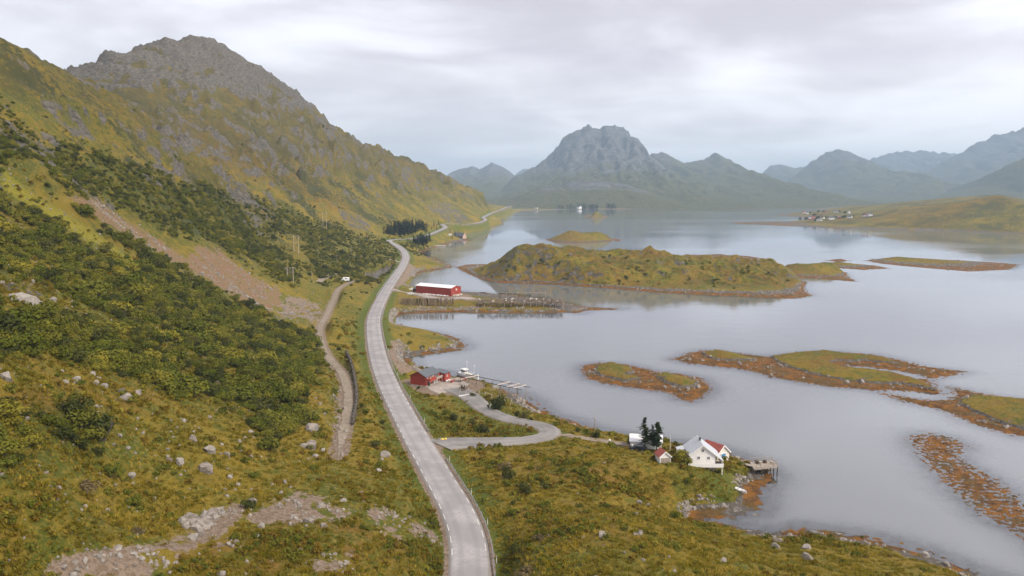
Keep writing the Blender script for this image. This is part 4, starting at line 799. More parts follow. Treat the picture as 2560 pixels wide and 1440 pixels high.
# ------------------------------------------------------------------ red warehouse
a, b, c = Wp(1128, 741, 2.9), Wp(1040, 733, 2.9), Wp(1161, 735, 2.9)
dL = b - a; rzw = math.atan2(dL.y, dL.x) - math.pi / 2; wdt = 10.5
root = gable_house("warehouse", "long red warehouse with a pale low-pitched roof on the spit", "warehouse", (0, 0, 2.95), rzw, wdt, dL.length, 5.2, 1.15, M_red, M_vanw, .8, .3, M_red)
R2 = Matrix.Rotation(rzw, 3, 'Z'); root.location = Vector((a.x, a.y, 2.95)) - R2 @ Vector((wdt / 2 * 1.0, 0, 0)) if (R2 @ Vector((1, 0, 0))).y < 0 else Vector((a.x, a.y, 2.95)) + R2 @ Vector((wdt / 2, 0, 0))
sgn = -1 if (R2 @ Vector((1, 0, 0))).y > 0 else 1
MB().box((.3, -.04, 3.9), (1.5, .08, 1.1)).build("sign_board", M_offw, root); MB().box((sgn * 2.2, -.04, 4.0), (.7, .08, .9)).build("window", M_dark, root)
MB().box((sgn * 2.6, -.05, 1.5), (2.4, .08, 2.8)).build("door", M_redroof, root)
WB = root.matrix_basis.copy(); bpy.context.view_layer.update(); WB = root.matrix_world.copy()
for k in range(9):
    t_ = MB(); t_.box((0, 0, .45), (1.1, 1.1, .9)); t_.box((0, 0, -.03), (1.2, 1.2, .12)); o = t_.build("pallet_box", M_lwood if k % 3 else M_offw, None, .02); o.location = WB @ Vector((-4.6 + 1.35 * (k % 7) * .95, -1.6 - 1.4 * (k // 7) - .5 * (k % 2), .12)); o.rotation_euler = (0, 0, rzw + .15 * math.sin(k * 3)); tag(o, "pale fish crate on a pallet at the red warehouse gable", "crate", "crates at the warehouse gable")
sd_ = 1 if (R2 @ Vector((1, 0, 0))).y < 0 else -1
for k in range(14):
    m_ = MB(); m_.box((0, 0, .32), (1.1 + .5 * (k % 3), .9, .5 + .12 * (k % 2))); o = m_.build("wrapped_bale", M_vanw, None, .16); o.location = WB @ Vector((sd_ * (wdt / 2 + 1.3 + .5 * (k % 2)), 2.0 + k * 1.5, .0)); o.rotation_euler = (0, 0, rzw + .3 * math.sin(k)); tag(o, "white plastic-wrapped bale along the red warehouse wall", "bale", "wrapped bales along the warehouse")
p = WB @ Vector((-sd_ * 0.5, dL.length + 2.6, 0)); t_ = gable_house("lean_to", "small dark brown shed at the far end of the red warehouse", "shed", (p.x, p.y, 2.9), rzw, 3.2, 3.6, 2.3, .7, M_brownh, M_slate, .5, .2, M_brownh); MB().box((0, -.03, .95), (1.0, .06, 1.8)).build("door", M_dark, t_)
p = Wp(1208, 733, 2.2); m_ = MB()
for k in range(10): m_.beam((-2.2, -.6 + .3 * (k % 5), .25 + .3 * (k // 5)), (2.2, -.6 + .3 * (k % 5), .25 + .3 * (k // 5)), .26, .26)
o = m_.build("timber_stack", M_brownh); o.location = p; o.rotation_euler = (0, 0, -.1); tag(o, "brown stack of timber on the spit behind the racks", "timber stack")

# ------------------------------------------------------------------ drying racks
def hjell_a(label, A, B, half, h, npair, nlines):
    """ridge rack: pairs of leaning poles under a ridge beam, horizontal drying poles up both sides"""
    A = Vector(A); B = Vector(B); d = (B - A); L = d.length; rt = empty("drying_rack", A, math.atan2(d.y, d.x), label, "drying rack", "stockfish drying racks"); rt.rotation_euler = (0, 0, math.atan2(d.y, d.x))
    for k in range(npair):
        x = L * k / (npair - 1)
        for s in (-1, 1):
            j = random.uniform(-.12, .12); MB().bar((x + j, s * half, -.4), (x - j, -s * .15, h + .35), .12, 5, .09).build("leaning_pole", M_dwood if k % 4 else M_wood, rt)
    MB().bar((-.8, 0, h), (L + .8, 0, h), .10, 6).build("ridge_beam", M_wood, rt)
    for s in (-1, 1):
        for k in range(nlines):
            f = (k + .6) / nlines; y = s * half * (1 - f); z = h * f; MB().bar((-.6 + random.uniform(-.3, .3), y, z + .1), (L + .6, y, z + .1 + random.uniform(-.08, .08)), .06, 5).build("rail_pole", M_dwood, rt)
    for s in (-1, 1):      # old netting hung over the rails
        V = []; F = []; nx = 40
        for i in range(nx + 1):
            for j in range(5): f = j / 4 * .86 + .08; V.append((L * i / nx, s * half * (1 - f) * 1.02 + random.uniform(-.1, .1), h * f + random.uniform(-.12, .12) - .05))
        for i in range(nx):
            if random.random() < .38: F += [(i * 5 + j, i * 5 + j + 1, (i + 1) * 5 + j + 1, (i + 1) * 5 + j) for j in range(4)]
        MB().poly(V, F).build("netting", M_net, rt)['kind'] = 'stuff'
    return rt
hjell_a("brown ridge-shaped drying rack of leaning poles in front of the red warehouse", PZ(1000, 762, 2.6), PZ(1133, 762, 2.4), 4.2, 3.9, 19, 6)
def hjell_flat(label, O, rz, nx, ny, dx, dy, h, rails, planks, mat=None, jitter=.25):
    rt = empty("drying_rack", O, rz, label, "drying rack", "stockfish drying racks"); Q = Vector(O)
    def zg(x, y):
        w_ = Matrix.Rotation(rz, 3, 'Z') @ Vector((x, y, 0)); return max(gz(Q.x + w_.x, Q.y + w_.y), -.3) - Q.z
    for i in range(nx):
        for j in range(ny):
            x, y = i * dx + random.uniform(-jitter, jitter), j * dy + random.uniform(-jitter, jitter); z0 = zg(x, y)
            MB().bar((x, y, z0 - .3), (x + random.uniform(-.15, .15), y, h + random.uniform(0, .5)), .15, 5, .11).build("post", M_dwood if (i + j) % 3 == 0 else M_wood, rt)
            if (i + j) % 2 == 0: MB().bar((x - .9, y, z0 - .2), (x, y, h * .85), .07, 5).build("strut", M_dwood, rt)
    for j in range(ny): MB().bar((-.8, j * dy, h), ((nx - 1) * dx + .8, j * dy, h), .09, 5).build("beam", M_wood, rt)
    for k in range(rails): x = (nx - 1) * dx * (k + .5) / rails; MB().bar((x, -.8, h + .14), (x + random.uniform(-.5, .5), (ny - 1) * dy + .8, h + .14), .09, 4).build("rail_pole", M_dwood, rt)
    if rails > 40:
        for i in range(nx - 1):
            for j in range(ny - 1):
                V = [((i + a / 3) * dx, (j + b / 3) * dy, h * random.uniform(.55, .98)) for a in range(4) for b in range(4)]; MB().poly(V, [(a * 4 + b, a * 4 + b + 1, a * 4 + b + 5, a * 4 + b + 4) for a in range(3) for b in range(3) if random.random() < .5]).build("netting", M_net, rt)['kind'] = 'stuff'
    for k, (i, j) in enumerate(planks): MB().box((i * dx, j * dy, h + .45), (.8, 2.2, .16), .1 * math.sin(k)).build("end_plank", M_lwood if k % 2 else M_offw, rt)
    return rt
hjell_flat("broad drying rack of many posts with pale plank ends on the spit", PZ(1195, 770, 1.6), math.radians(2), 14, 5, 3.9, 4.2, 3.3, 46, [(random.randint(0, 13) + random.random() * .5, random.randint(0, 3) + random.random() * .6) for _ in range(22)])
hjell_flat("pale slender drying rack on the spit's outer edge", PZ(1250, 745, 1.4), math.radians(-2), 8, 2, 4.2, 3.6, 3.4, 12, [])
# the open rack by the quay
A, B = PZ(1158, 962, 2.0), PZ(1300, 995, 1.6); dq = Vector(B - A); rz = math.atan2(dq.y, dq.x); L = dq.length
rt = empty("drying_rack", A, rz, "open drying rack of long poles on trestles beside the quay", "drying rack", "stockfish drying racks")
for j, y in enumerate((-1.2, 3.2)):
    for k in range(8):
        x = L * k / 7; wv_ = Matrix.Rotation(rz, 3, 'Z') @ Vector((x, y, 0)); z0 = gz(A[0] + wv_.x, A[1] + wv_.y) - A[2]
        MB().bar((x, y, z0 - .3), (x, y, 3.0), .09, 5).build("post", M_wood, rt)
        MB().bar((x - .8, y - .5 * (1 if j == 0 else -1), z0 - .2), (x, y, 2.4), .06, 5).build("strut", M_wood, rt)
    MB().bar((-2.5, y, 3.05), (L + 2.0, y, 2.9), .11, 6).build("long_pole", M_dwood, rt)
for k, f in enumerate((.70, .86, .97, .12)): MB().beam((L * f - .4, -2.0, 3.22), (L * f + .2, 4.0, 3.22), .5, .16).build("cross_plank", M_lwood, rt)
A2, B2 = PZ(1150, 985, 2.4), PZ(1278, 1010, 1.8); dq = Vector(B2 - A2); rz = math.atan2(dq.y, dq.x); L = dq.length
rt = empty("drying_rack", A2, rz, "low row of crossed trestle legs between the quay and the side road", "drying rack", "stockfish drying racks")
for k in range(9):
    x = L * k / 8; wv_ = Matrix.Rotation(rz, 3, 'Z') @ Vector((x, 0, 0)); z0 = gz(A2[0] + wv_.x, A2[1] + wv_.y) - A2[2]
    for s in (-1, 1): MB().bar((x, s * .9, z0 - .2), (x + .2, -s * .25, z0 + 2.0), .07, 5).build("trestle_leg", M_lwood, rt)
MB().bar((0, 0, 1.65), (L * .55, 0, 1.5), .08, 5).build("long_pole", M_wood, rt); MB().bar((L * .5, .1, 1.5), (L, .1, 1.2), .08, 5).build("long_pole", M_wood, rt)
p = hit(1158, 978); m_ = MB()
for k in range(60): t = random.uniform(0, 6.28); r_ = random.uniform(0, 1.3); m_.bar((r_ * math.cos(t), r_ * math.sin(t), -.1), (r_ * math.cos(t) + random.uniform(-.6, .6), r_ * math.sin(t) + random.uniform(-.6, .6), random.uniform(1.0, 2.2)), .07, 4)
o = m_.build("pole_stack", M_net); o.location = p; tag(o, "shaggy stack of old poles and netting beside the quay rack", "pole stack")
a_, b_ = hit(1147, 994), hit(1175, 989); o = MB().beam((0, 0, .5), b_ - a_ + Vector((0, 0, .5)), .25, .25).build("barrier_pole", M_vanw); o.location = a_; tag(o, "white barrier pole across the verge of the side road", "barrier")

# ------------------------------------------------------------------ red boathouse on the quay
A_, B_ = Wp(1045, 930, 7.4), Wp(1078, 918, 7.4); dv = B_ - A_; rzr = math.atan2(dv.y, dv.x) - math.pi / 2
rb = gable_house("boathouse", "red two-storey boathouse with slate roof on the quay", "boathouse", (A_.x, A_.y, 2.75), rzr, 6.4, dv.length + .6, 3.1, 1.6, M_red, M_slate, 1.2, .25, M_brownh)
for y in (1.0, 3.0): window(rb, (3.22, y, 2.45), .7, .7, 'x')
window(rb, (3.22, 4.6, 2.6), .8, .4, 'x'); window(rb, (3.22, 7.0, 2.3), 1.7, 1.3, 'x')
bl = MB().box((4.0, 4.4, 1.55), (1.6, 8.2, .12)).build("balcony", M_wood, rb); q = MB(); q.box((4.77, 2.4, 2.0), (.06, 4.2, .85)); q.box((4.0, .33, 2.0), (1.5, .06, .85)); q.build("parapet", M_red, bl); MB().box((4.77, 6.6, 2.0), (.06, 3.8, .85)).build("parapet", M_wood, bl)
for y in (.5, 4.4, 8.3): MB().box((4.65, y, .5), (.15, .15, 2.0)).build("post", M_wood, bl)
for y, w_ in ((5.6, 1.0), (7.2, 1.1)): MB().box((3.24, y, .55), (.08, w_, 1.5)).build("door", M_white, rb)
MB().box((3.24, 2.0, .3), (.06, 1.4, 1.3)).build("cellar_opening", M_dark, rb)
ex = MB().extrude([(.6, -.2), (5.2, -.2), (5.2, 2.6), (.6, 3.2)], 9.4, 13.0).build("extension", M_red, rb); MB().extrude([(.3, 3.26), (5.5, 2.58), (5.5, 2.7), (.3, 3.38)], 9.15, 13.3).build("extension_roof", M_slate, ex); window(rb, (5.22, 11.0, 1.6), .7, .6, 'x')
bpy.context.view_layer.update(); RBM = rb.matrix_world.copy()
for k in range(6):
    o = MB().box((0, 0, .35), (.9, .7, .7)).build("fish_crate", (M_vanw, M_lwood, M_redroof)[k % 3], None, .04); o.location = RBM @ Vector((5.9 + .9 * (k % 3), 9.8 + 1.3 * (k // 3), -.38)); o.rotation_euler = (0, 0, k * .7); tag(o, "fish crate standing on the quay beside the red boathouse", "crate", "fish crates on the quay")
for k in range(2):
    rt = empty("work_table", RBM @ Vector((8.4 + 1.9 * k, 12.5, -.38)), rzr, "grey work table on the quay by the fish crates", "table", "work tables on the quay"); MB().box((0, 0, .9), (1.5, 2.4, .1)).build("table_top", M_wood, rt)
    for sx_ in (-.6, .6):
        for sy_ in (-1., 1.): MB().box((sx_, sy_, .42), (.1, .1, .86)).build("leg", M_wood, rt)
o = MB().box((0, 0, .55), (2.2, .2, 1.1)).build("red_screen", M_red); o.location = RBM @ Vector((9.8, 14.6, -.36)); o.rotation_euler = (0, 0, rzr + .4); tag(o, "low red board screen at the quay's edge", "screen")

# ------------------------------------------------------------------ fishing boat
A, B = Wp(1139, 939, 0), Wp(1187, 952, 0); dv = B - A; L = dv.length; rt = empty("fishing_boat", (A + B) / 2 + Vector((1.2, 1.6, 0)), math.atan2(dv.y, dv.x), "white fishing boat with two masts moored at the quay", "boat")
st = np.linspace(-.5, .5, 13); V = []; F = []
for i, s in enumerate(st):
    w_ = 1.55 * (1 - max(0, s - .05) ** 2.0 * 4.4) * (1 - max(0, -s - .3) * 1.0); w_ = max(w_, .06); sh = 1.15 + 1.9 * abs(s + .08) ** 2 * (1.9 if s > 0 else 1.0)
    V += [(s * L, -w_, sh), (s * L, -w_ * .92, .25), (s * L * .97, 0, -.55), (s * L, w_ * .92, .25), (s * L, w_, sh), (s * L, w_ * .93, sh - .4), (s * L, -w_ * .93, sh - .4)]
for i in range(12): F += [(i * 7 + a, i * 7 + (a + 1) % 7, (i + 1) * 7 + (a + 1) % 7, (i + 1) * 7 + a) for a in range(7)]
F += [tuple(range(7)), tuple(range(12 * 7 + 6, 12 * 7 - 1, -1))]
MB().poly(V, F).build("hull", M_vanw, rt)
cb = MB().box((-L * .20, 0, 1.7), (2.1, 1.9, 2.0)).build("wheelhouse", M_white, rt, .08); MB().box((-L * .20, 0, 2.15), (2.14, 1.94, .5)).build("window", M_glass, cb); MB().box((-L * .2, 0, 2.78), (2.5, 2.2, .10)).build("roof", M_vanw, cb)
MB().box((L * .02, 0, 1.1), (2.0, 1.7, .7)).build("hatch", M_offw, rt, .05); MB().box((L * .36, 0, 1.75), (1.2, 1.1, .5)).build("tarpaulin", M_blue, rt, .12)
for x, h in ((-L * .08, 6.2), (L * .30, 5.4)):
    ms_ = MB().bar((x, 0, .8), (x, 0, h), .085, 7, .05).build("mast", M_white, rt); q = MB(); q.bar((x, 0, 1.6), (x + 1.9 * (1 if x < 0 else -1), 0, 2.6), .05, 6); q.build("boom", M_white, ms_)
    q = MB()
    for e in ((-2.2, .9), (-2.2, -.9), (2.0, 0)): q.bar((x, 0, h - .2), (x + e[0] * .6, e[1], 1.3), .018, 4)
    q.build("rigging", M_steel, ms_); MB().box((x, 0, h - .5), (.1, 1.1, .07)).build("crosstree", M_white, ms_)
q = MB()
for s in (-1, 1):
    for i in range(5): x = L * (-.45 + .2 * i); q.bar((x, s * 1.25 * (1 - .3 * (i == 4)), 1.3), (x, s * 1.25 * (1 - .3 * (i == 4)), 2.0), .025, 5)
    q.bar((-L * .45, s * 1.25, 2.0), (L * .35, s * .9, 2.0), .022, 5)
q.build("railing", M_steel, rt)
# beached dinghy
p = hit(1851, 1231); rt = empty("dinghy", p + Vector((0, 0, .25)), math.radians(-50), "small white dinghy pulled up on the stony shore", "boat"); V = []; F = []
for i, s in enumerate(np.linspace(-.5, .5, 9)):
    w_ = max(.62 * (1 - (max(0, s) * 2) ** 2.2), .03); V += [(s * 3.4, -w_, .42 + .2 * abs(s)), (s * 3.4, -w_ * .6, .02), (s * 3.4, 0, -.08), (s * 3.4, w_ * .6, .02), (s * 3.4, w_, .42 + .2 * abs(s)), (s * 3.4, w_ * .85, .40), (s * 3.4, 0, .08), (s * 3.4, -w_ * .85, .40)]
for i in range(8): F += [(i * 8 + a, i * 8 + (a + 1) % 8, (i + 1) * 8 + (a + 1) % 8, (i + 1) * 8 + a) for a in range(8)]
F += [tuple(range(8)), tuple(range(71, 63, -1))]; MB().poly(V, F).build("hull", M_vanw, rt)
for x in (-.8, .3): MB().box((x, 0, .36), (.25, 1.0, .04)).build("thwart", M_wood, rt)
# yellow grit sacks at the junction
p = hit(1106, 1101)
for k, (dx, dy, s) in enumerate(((0, 0, 1.), (.75, .25, .8))):
    bm = bmesh.new(); bmesh.ops.create_icosphere(bm, subdivisions=2, radius=.42 * s)
    for v in bm.verts: n_ = .12 * math.sin(7 * v.co.x + 5 * v.co.y * 1.3 + k); v.co = Vector((v.co.x * 1.15 * (1 + n_), v.co.y, max(v.co.z * (.9 + k * .5), -.2)))
    me = bpy.data.meshes.new("grit_sack"); bm.to_mesh(me); bm.free(); o = link("grit_sack", me, M_yellow); o.location = p + Vector((dx, dy, .2)); tag(o, ("slumped", "upright")[k] + " yellow grit sack at the side-road junction", "sack")

# ------------------------------------------------------------------ power line on the hillside
POLES = [((741, 632), 11, 2, "twin-pole pylon on the grassy shoulder above the pond"), ((812, 575), 14, 2, "twin-pole pylon against the dark crag"), ((726, 701), 6.5, 2, "twin-pole pylon beside the foot of the scree"), ((780, 700), 7, 1, ""), ((843, 664), 7, 1, ""), ((878, 637), 7, 1, ""), ((900, 622), 7.5, 1, ""), ((919, 605), 8, 1, ""), ((912, 528), 14, 1, ""), ((942, 598), 8, 1, "")]
for (px, py), h, k, lb in POLES:
    p = hit(px, py)
    if k == 1: wood_pole("utility_pole", p, h * 1.15, "single wooden utility pole among the hillside scrub", "utility poles in the scrub", True, .6)
    else:
        rt = empty("power_pylon", p, .25, lb, "pylon")
        for x in (-1.6, 1.6): MB().bar((x, 0, -1), (x, 0, h * 1.2), .19, 6, .15).build("pole", M_lwood, rt)
        MB().box((0, 0, h * 1.1), (6.0, .18, .2)).build("crossarm", M_wood, rt); q = MB(); q.bar((-1.6, 0, h * .55), (1.6, 0, h * .95), .07, 5); q.bar((1.6, 0, h * .55), (-1.6, 0, h * .95), .07, 5); q.build("brace", M_wood, rt)
        for x in (-2.7, 0, 2.7): MB().bar((x, 0, h * 1.1 - .9), (x, 0, h * 1.1), .08, 6).build("insulator", M_steel, rt)

# ------------------------------------------------------------------ far houses
p = hit(1156, 596); rt = gable_house("house", "long dark barn-like house with a pale pink gable on the shore point", "house", (p.x + 3, p.y, p.z - .3), math.radians(58), 9.5, 19, 3.6, 5.0, M_brownh, M_slate, 2.0, .5, M_pink); MB().extrude([(-4.7, 0), (4.7, 0), (4.7, 3.6), (0, 8.6), (-4.7, 3.6)], -.12, -.02).build("gable_front", M_pink, rt); window(rt, (0, -.16, 4.6), 1.2, 1.4, '-y'); window(rt, (-2., -.16, 1.8), 1.2, 1.4, '-y'); window(rt, (2., -.16, 1.8), 1.2, 1.4, '-y')
p = hit(1125, 589); car("caravan", "white caravan parked on the grass near the shore point", p, .1, M_vanw, "van")
p = Wp(1098, 616, .2); rt = empty("boat_landing", p, .1, "small concrete landing with a jetty below the wooded bend", "jetty"); MB().box((0, 0, .7), (16, 6, 1.4)).build("slab", M_conc, rt, .1); MB().box((14, 0, .9), (14, 1.5, .2)).build("jetty", M_dwood, rt)
VIL = [(2009,547,9),(2030,548,12),(2038,546,10),(2046,551,16),(2060,545,9),(2085,546,13),(2099,545,12),(2014,531,11),(2020,533,8),(2064,529,11),(2096,529,14),(2120,532,10),(2169,539,13),(2180,537,9),(2052,538,8),(2130,543,10)]
LBL = ["white", "red", "cream", "grey"]
cols = [M_white, M_redroof, M_offw, M_white, M_white, M_white, M_red, M_white]; roofs = [M_slate, M_steelroof, M_redroof, M_slate, M_brownh]
PBV = BVHTree.FromObject(PEN, _dg)
def pen_hit(px, py):
    d = Vector(ray(px, py)).normalized(); h = PBV.ray_cast(Vector((0, 0, CAMH)), d, 9000); return h[0] if h[0] is not None else Vector(PZ(px, py, 2))
vil_pts = []
for k, (px, py, w_) in enumerate(VIL):
    p = pen_hit(px, py + 2); vil_pts.append(p); cm_ = cols[k % 8]; nm = {"white_paint": "white", "red_roof": "dull red", "cream_boards": "cream", "red_paint": "red"}[cm_.name]
    rt = gable_house("house", nm + " house with gabled roof in the distant hamlet", "house", (p.x, p.y, p.z - .3), math.radians((k * 67) % 180 - 60), w_ * .58, w_ * .9, 3.4, 2.6, cm_, roofs[k % 5], 2.0, .5)
    rt['group'] = nm + " houses in the hamlet"
    window(rt, (0, -.05, 3.7), .9, 1.1, '-y'); window(rt, (-1.3, -.05, 1.7), .9, 1.1, '-y'); window(rt, (1.3, -.05, 1.7), .9, 1.1, '-y')
p = Wp(1451, 522, 3); rt = gable_house("house", "white house alone on the far shore below the wood", "house", (p.x, p.y, 2.5), .5, 13, 16, 7, 5, M_white, M_slate, 1.5, .5); window(rt, (0, -.06, 5), 2, 2.5, '-y'); window(rt, (-3.5, -.06, 3), 1.6, 2, '-y'); window(rt, (3.5, -.06, 3), 1.6, 2, '-y')
p = Wp(1344, 521, 6); rt = gable_house("house", "tiny pale cottage on the rusty moor of the far shore", "house", (p.x, p.y, 5), 1.2, 9, 12, 4, 3, M_offw, M_slate, 3.5, .5)
p = Wp(1280, 519, 14); rt = gable_house("house", "dark cabin where the road rounds the headland", "house", (p.x, p.y, 10), .3, 12, 16, 5, 4, M_brownh, M_slate, 6, .5)
# ------------------------------------------------------------------ foliage prototypes
def leafmat(name, a, b, c, nscale=1.2):
    m, n = newmat(name); P = n.node('ShaderNodeNewGeometry').outputs['Position']; r = n.node('ShaderNodeObjectInfo').outputs['Random']
    k = n.mix(n.ramp(r, .15, .85), a, b); k = n.mix(n.ramp(r, .74, .95, 0., .8), k, c); k = n.mix(n.ramp(n.noise(P, nscale, 3, .6), .45, .75, 0., .55), k, c)
    k = n.mix(n.ramp(n.noise(P, .05, 3, .6), .42, .62, 0., .6), k, tuple(x * .75 for x in a))
    b1 = n.node('ShaderNodeBsdfDiffuse', Color=k); b2 = n.node('ShaderNodeBsdfTranslucent', Color=k); ms = n.node('ShaderNodeMixShader', i0=.22, i1=b1.outputs[0], i2=b2.outputs[0])
    n.l.new(ms.outputs[0], n.node('ShaderNodeOutputMaterial').inputs[0]); return m
M_scrub = leafmat("scrub_leaves", (.104, .122, .018), (.188, .174, .028), (.300, .255, .034)); M_dscrub = leafmat("dark_scrub_leaves", (.056, .066, .018), (.095, .098, .026), (.15, .14, .034)); M_bscrub = leafmat("brown_scrub_leaves", (.130, .098, .052), (.185, .140, .068), (.22, .16, .08))
M_needle = leafmat("conifer_needles", (.030, .042, .016), (.052, .064, .022), (.08, .085, .028)); M_heath = leafmat("heather", (.190, .120, .018), (.165, .148, .014), (.290, .205, .035)); M_tuft = leafmat("grass_blades", (.150, .130, .010), (.265, .190, .022), (.38, .28, .055), .4)
M_bark = simple("bark", (.085, .068, .055), .9, .3, 5.); M_stone = None
def leaf_cloud(seed, nl, lumps, rx, rz, size, flat=.0):
    R = random.Random(seed); m = MB(); C = []
    for k in range(lumps):
        t = R.uniform(0, 6.283); d = R.uniform(.15, .72) * rx if k else 0; C.append((d * math.cos(t), d * math.sin(t), R.uniform(.25, .75) * rz * (1 - .35 * d / rx), R.uniform(.34, .56) * rx))
    for k in range(nl):
        cx, cy, czz, cr = R.choice(C); u = R.uniform(-.35, 1); t = R.uniform(0, 6.283); q = math.sqrt(max(0, 1 - u * u)); nrm = Vector((q * math.cos(t), q * math.sin(t), u)); rr = cr * R.uniform(.72, 1.08)
        p = Vector((cx, cy, czz)) + nrm * rr; p.z = max(p.z * (1 - flat), .02); s = size * R.uniform(.6, 1.35)
        ax = (nrm + Vector((R.uniform(-1, 1), R.uniform(-1, 1), R.uniform(-.6, 1))) * .75).normalized(); e1 = ax.orthogonal().normalized(); e1 = Matrix.Rotation(R.uniform(0, 6.28), 3, ax) @ e1; e2 = ax.cross(e1)
        m.poly([p - e1 * s - e2 * s * .3, p + e2 * s * .75, p + e1 * s - e2 * s * .2, p - e2 * s * .8 + ax * s * .25], [(0, 3, 2, 1)])
    return m
def stems(seed, h, n_=4, r=.05):
    R = random.Random(seed); m = MB()
    for k in range(n_): t = R.uniform(0, 6.28); m.bar((.08 * math.cos(t), .08 * math.sin(t), -.25), (.45 * math.cos(t), .45 * math.sin(t), h), r, 5, r * .4)
    return m
def raw(m, name, mat):
    me = bpy.data.meshes.new(name); me.from_pydata(m.v, [], m.f); me.update(); me.materials.append(mat); return me
SHRUB = [(raw(leaf_cloud(10 + k, 760, 8 + k % 3, 1.0, 1.15, .088), "foliage", M_scrub), raw(stems(k, .7), "stem", M_bark)) for k in range(4)]
DSHR = [(raw(leaf_cloud(30 + k, 760, 8, 1.0, 1.35, .088), "foliage", M_dscrub), raw(stems(9 + k, .8), "stem", M_bark)) for k in range(2)]
BSHR = [(raw(leaf_cloud(40 + k, 560, 7, 1.0, 1.0, .085), "foliage", M_bscrub), raw(stems(19 + k, .7), "stem", M_bark)) for k in range(2)]
def conifer(seed, h, r, whorls, per, size, bare=.12, ragged=.3, rnd=False):
    R = random.Random(seed); m = MB()
    for k in range(whorls):
        f = k / (whorls - 1); z = h * (bare + (1 - bare) * f); rad = r * ((1 - f) ** .85 if not rnd else max(.05, math.sin(math.pi * min(1., .22 + f * .78))) ** .7) * R.uniform(1 - ragged, 1 + ragged * .5) + .05 * r; t0 = R.uniform(0, 6.28)
        for j in range(max(3, int(per * (1 - f * .6)))):
            t = t0 + 6.283 * j / per + R.uniform(-.4, .4); rl = rad * R.uniform(.65, 1.12); d = Vector((math.cos(t), math.sin(t), 0)); tip = d * rl + Vector((0, 0, z - rl * .28)); w_ = Vector((-d.y, d.x, 0))
            for q in range(4):
                c = Vector((0, 0, z)).lerp(tip, .25 + .25 * q) + Vector((R.uniform(-.1, .1), R.uniform(-.1, .1), R.uniform(-.08, .08))) * r; s = size * (1.15 - .18 * q) * R.uniform(.8, 1.2)
                m.poly([c - w_ * s + Vector((0, 0, -.25 * s)), c - d * s * .7, c + w_ * s + Vector((0, 0, -.25 * s)), c + d * s * .95 + Vector((0, 0, -.3 * s))], [(0, 3, 2, 1)])
    return m
PINE = [(raw(conifer(3, 8.6, 1.75, 15, 9, .46, .30, .55, True), "crown", M_needle), raw(MB().bar((0, 0, -.4), (0, 0, 8.2), .17, 8, .04), "trunk", M_bark)), (raw(conifer(4, 7.6, 2.1, 14, 10, .50, .28, .5, True), "crown", M_needle), raw(MB().bar((0, 0, -.4), (0, 0, 7.2), .17, 8, .04), "trunk", M_bark))]
SPRUCE = [(raw(conifer(20 + k, 11., 3.3, 12, 8, 1.0, .05, .35), "crown", M_needle), raw(MB().bar((0, 0, -.6), (0, 0, 10.4), .2, 6, .04), "trunk", M_bark)) for k in range(3)]
def put(name, pair, loc, rz, s, label, cat, group=None, parts=("foliage", "stem")):
    r = empty(name, loc, rz, label, cat, group); r.scale = s if hasattr(s, '__len__') else (s, s, s)
    a = link(parts[0], pair[0], None, r); b = link(parts[1], pair[1], None, r); return r, a

# ------------------------------------------------------------------ point scattering (masses nobody could count)
def scatter(name, label, pts, scl, protos, tilt=.15, normals=None):
    n_ = len(pts); me = bpy.data.meshes.new(name); me.vertices.add(n_); me.vertices.foreach_set('co', np.asarray(pts, np.float32).ravel())
    setattr_f(me, "sc", scl); r3 = np.stack([rng.uniform(-tilt, tilt, n_), rng.uniform(-tilt, tilt, n_), rng.uniform(0, 6.283, n_)], 1)
    at = me.attributes.new("rt", 'FLOAT_VECTOR', 'POINT'); at.data.foreach_set('vector', r3.astype(np.float32).ravel())
    at = me.attributes.new("pk", 'INT', 'POINT'); at.data.foreach_set('value', rng.integers(0, len(protos), n_).astype(np.int32))
    o = link(name, me); g = bpy.data.node_groups.new(name, 'GeometryNodeTree'); g.interface.new_socket('Geometry', in_out='INPUT', socket_type='NodeSocketGeometry'); g.interface.new_socket('Geometry', in_out='OUTPUT', socket_type='NodeSocketGeometry')
    N = g.nodes; Lk = g.links; gi = N.new('NodeGroupInput'); go = N.new('NodeGroupOutput'); ip = N.new('GeometryNodeInstanceOnPoints'); jn = N.new('GeometryNodeJoinGeometry')
    for p in protos:
        oi = N.new('GeometryNodeObjectInfo'); oi.inputs['Object'].default_value = p; oi.inputs['As Instance'].default_value = True; Lk.new(oi.outputs['Geometry'], jn.inputs[0])
    def na(nm, ty):
        a = N.new('GeometryNodeInputNamedAttribute'); a.data_type = ty; a.inputs['Name'].default_value = nm; return a.outputs['Attribute']
    ip.inputs['Pick Instance'].default_value = True; Lk.new(gi.outputs[0], ip.inputs['Points']); Lk.new(jn.outputs[0], ip.inputs['Instance']); Lk.new(na("pk", 'INT'), ip.inputs['Instance Index']); Lk.new(na("rt", 'FLOAT_VECTOR'), ip.inputs['Rotation']); Lk.new(na("sc", 'FLOAT'), ip.inputs['Scale']); Lk.new(ip.outputs[0], go.inputs[0])
    o.modifiers.new("scatter", 'NODES').node_group = g; tag(o, label, None, None, "stuff"); return o
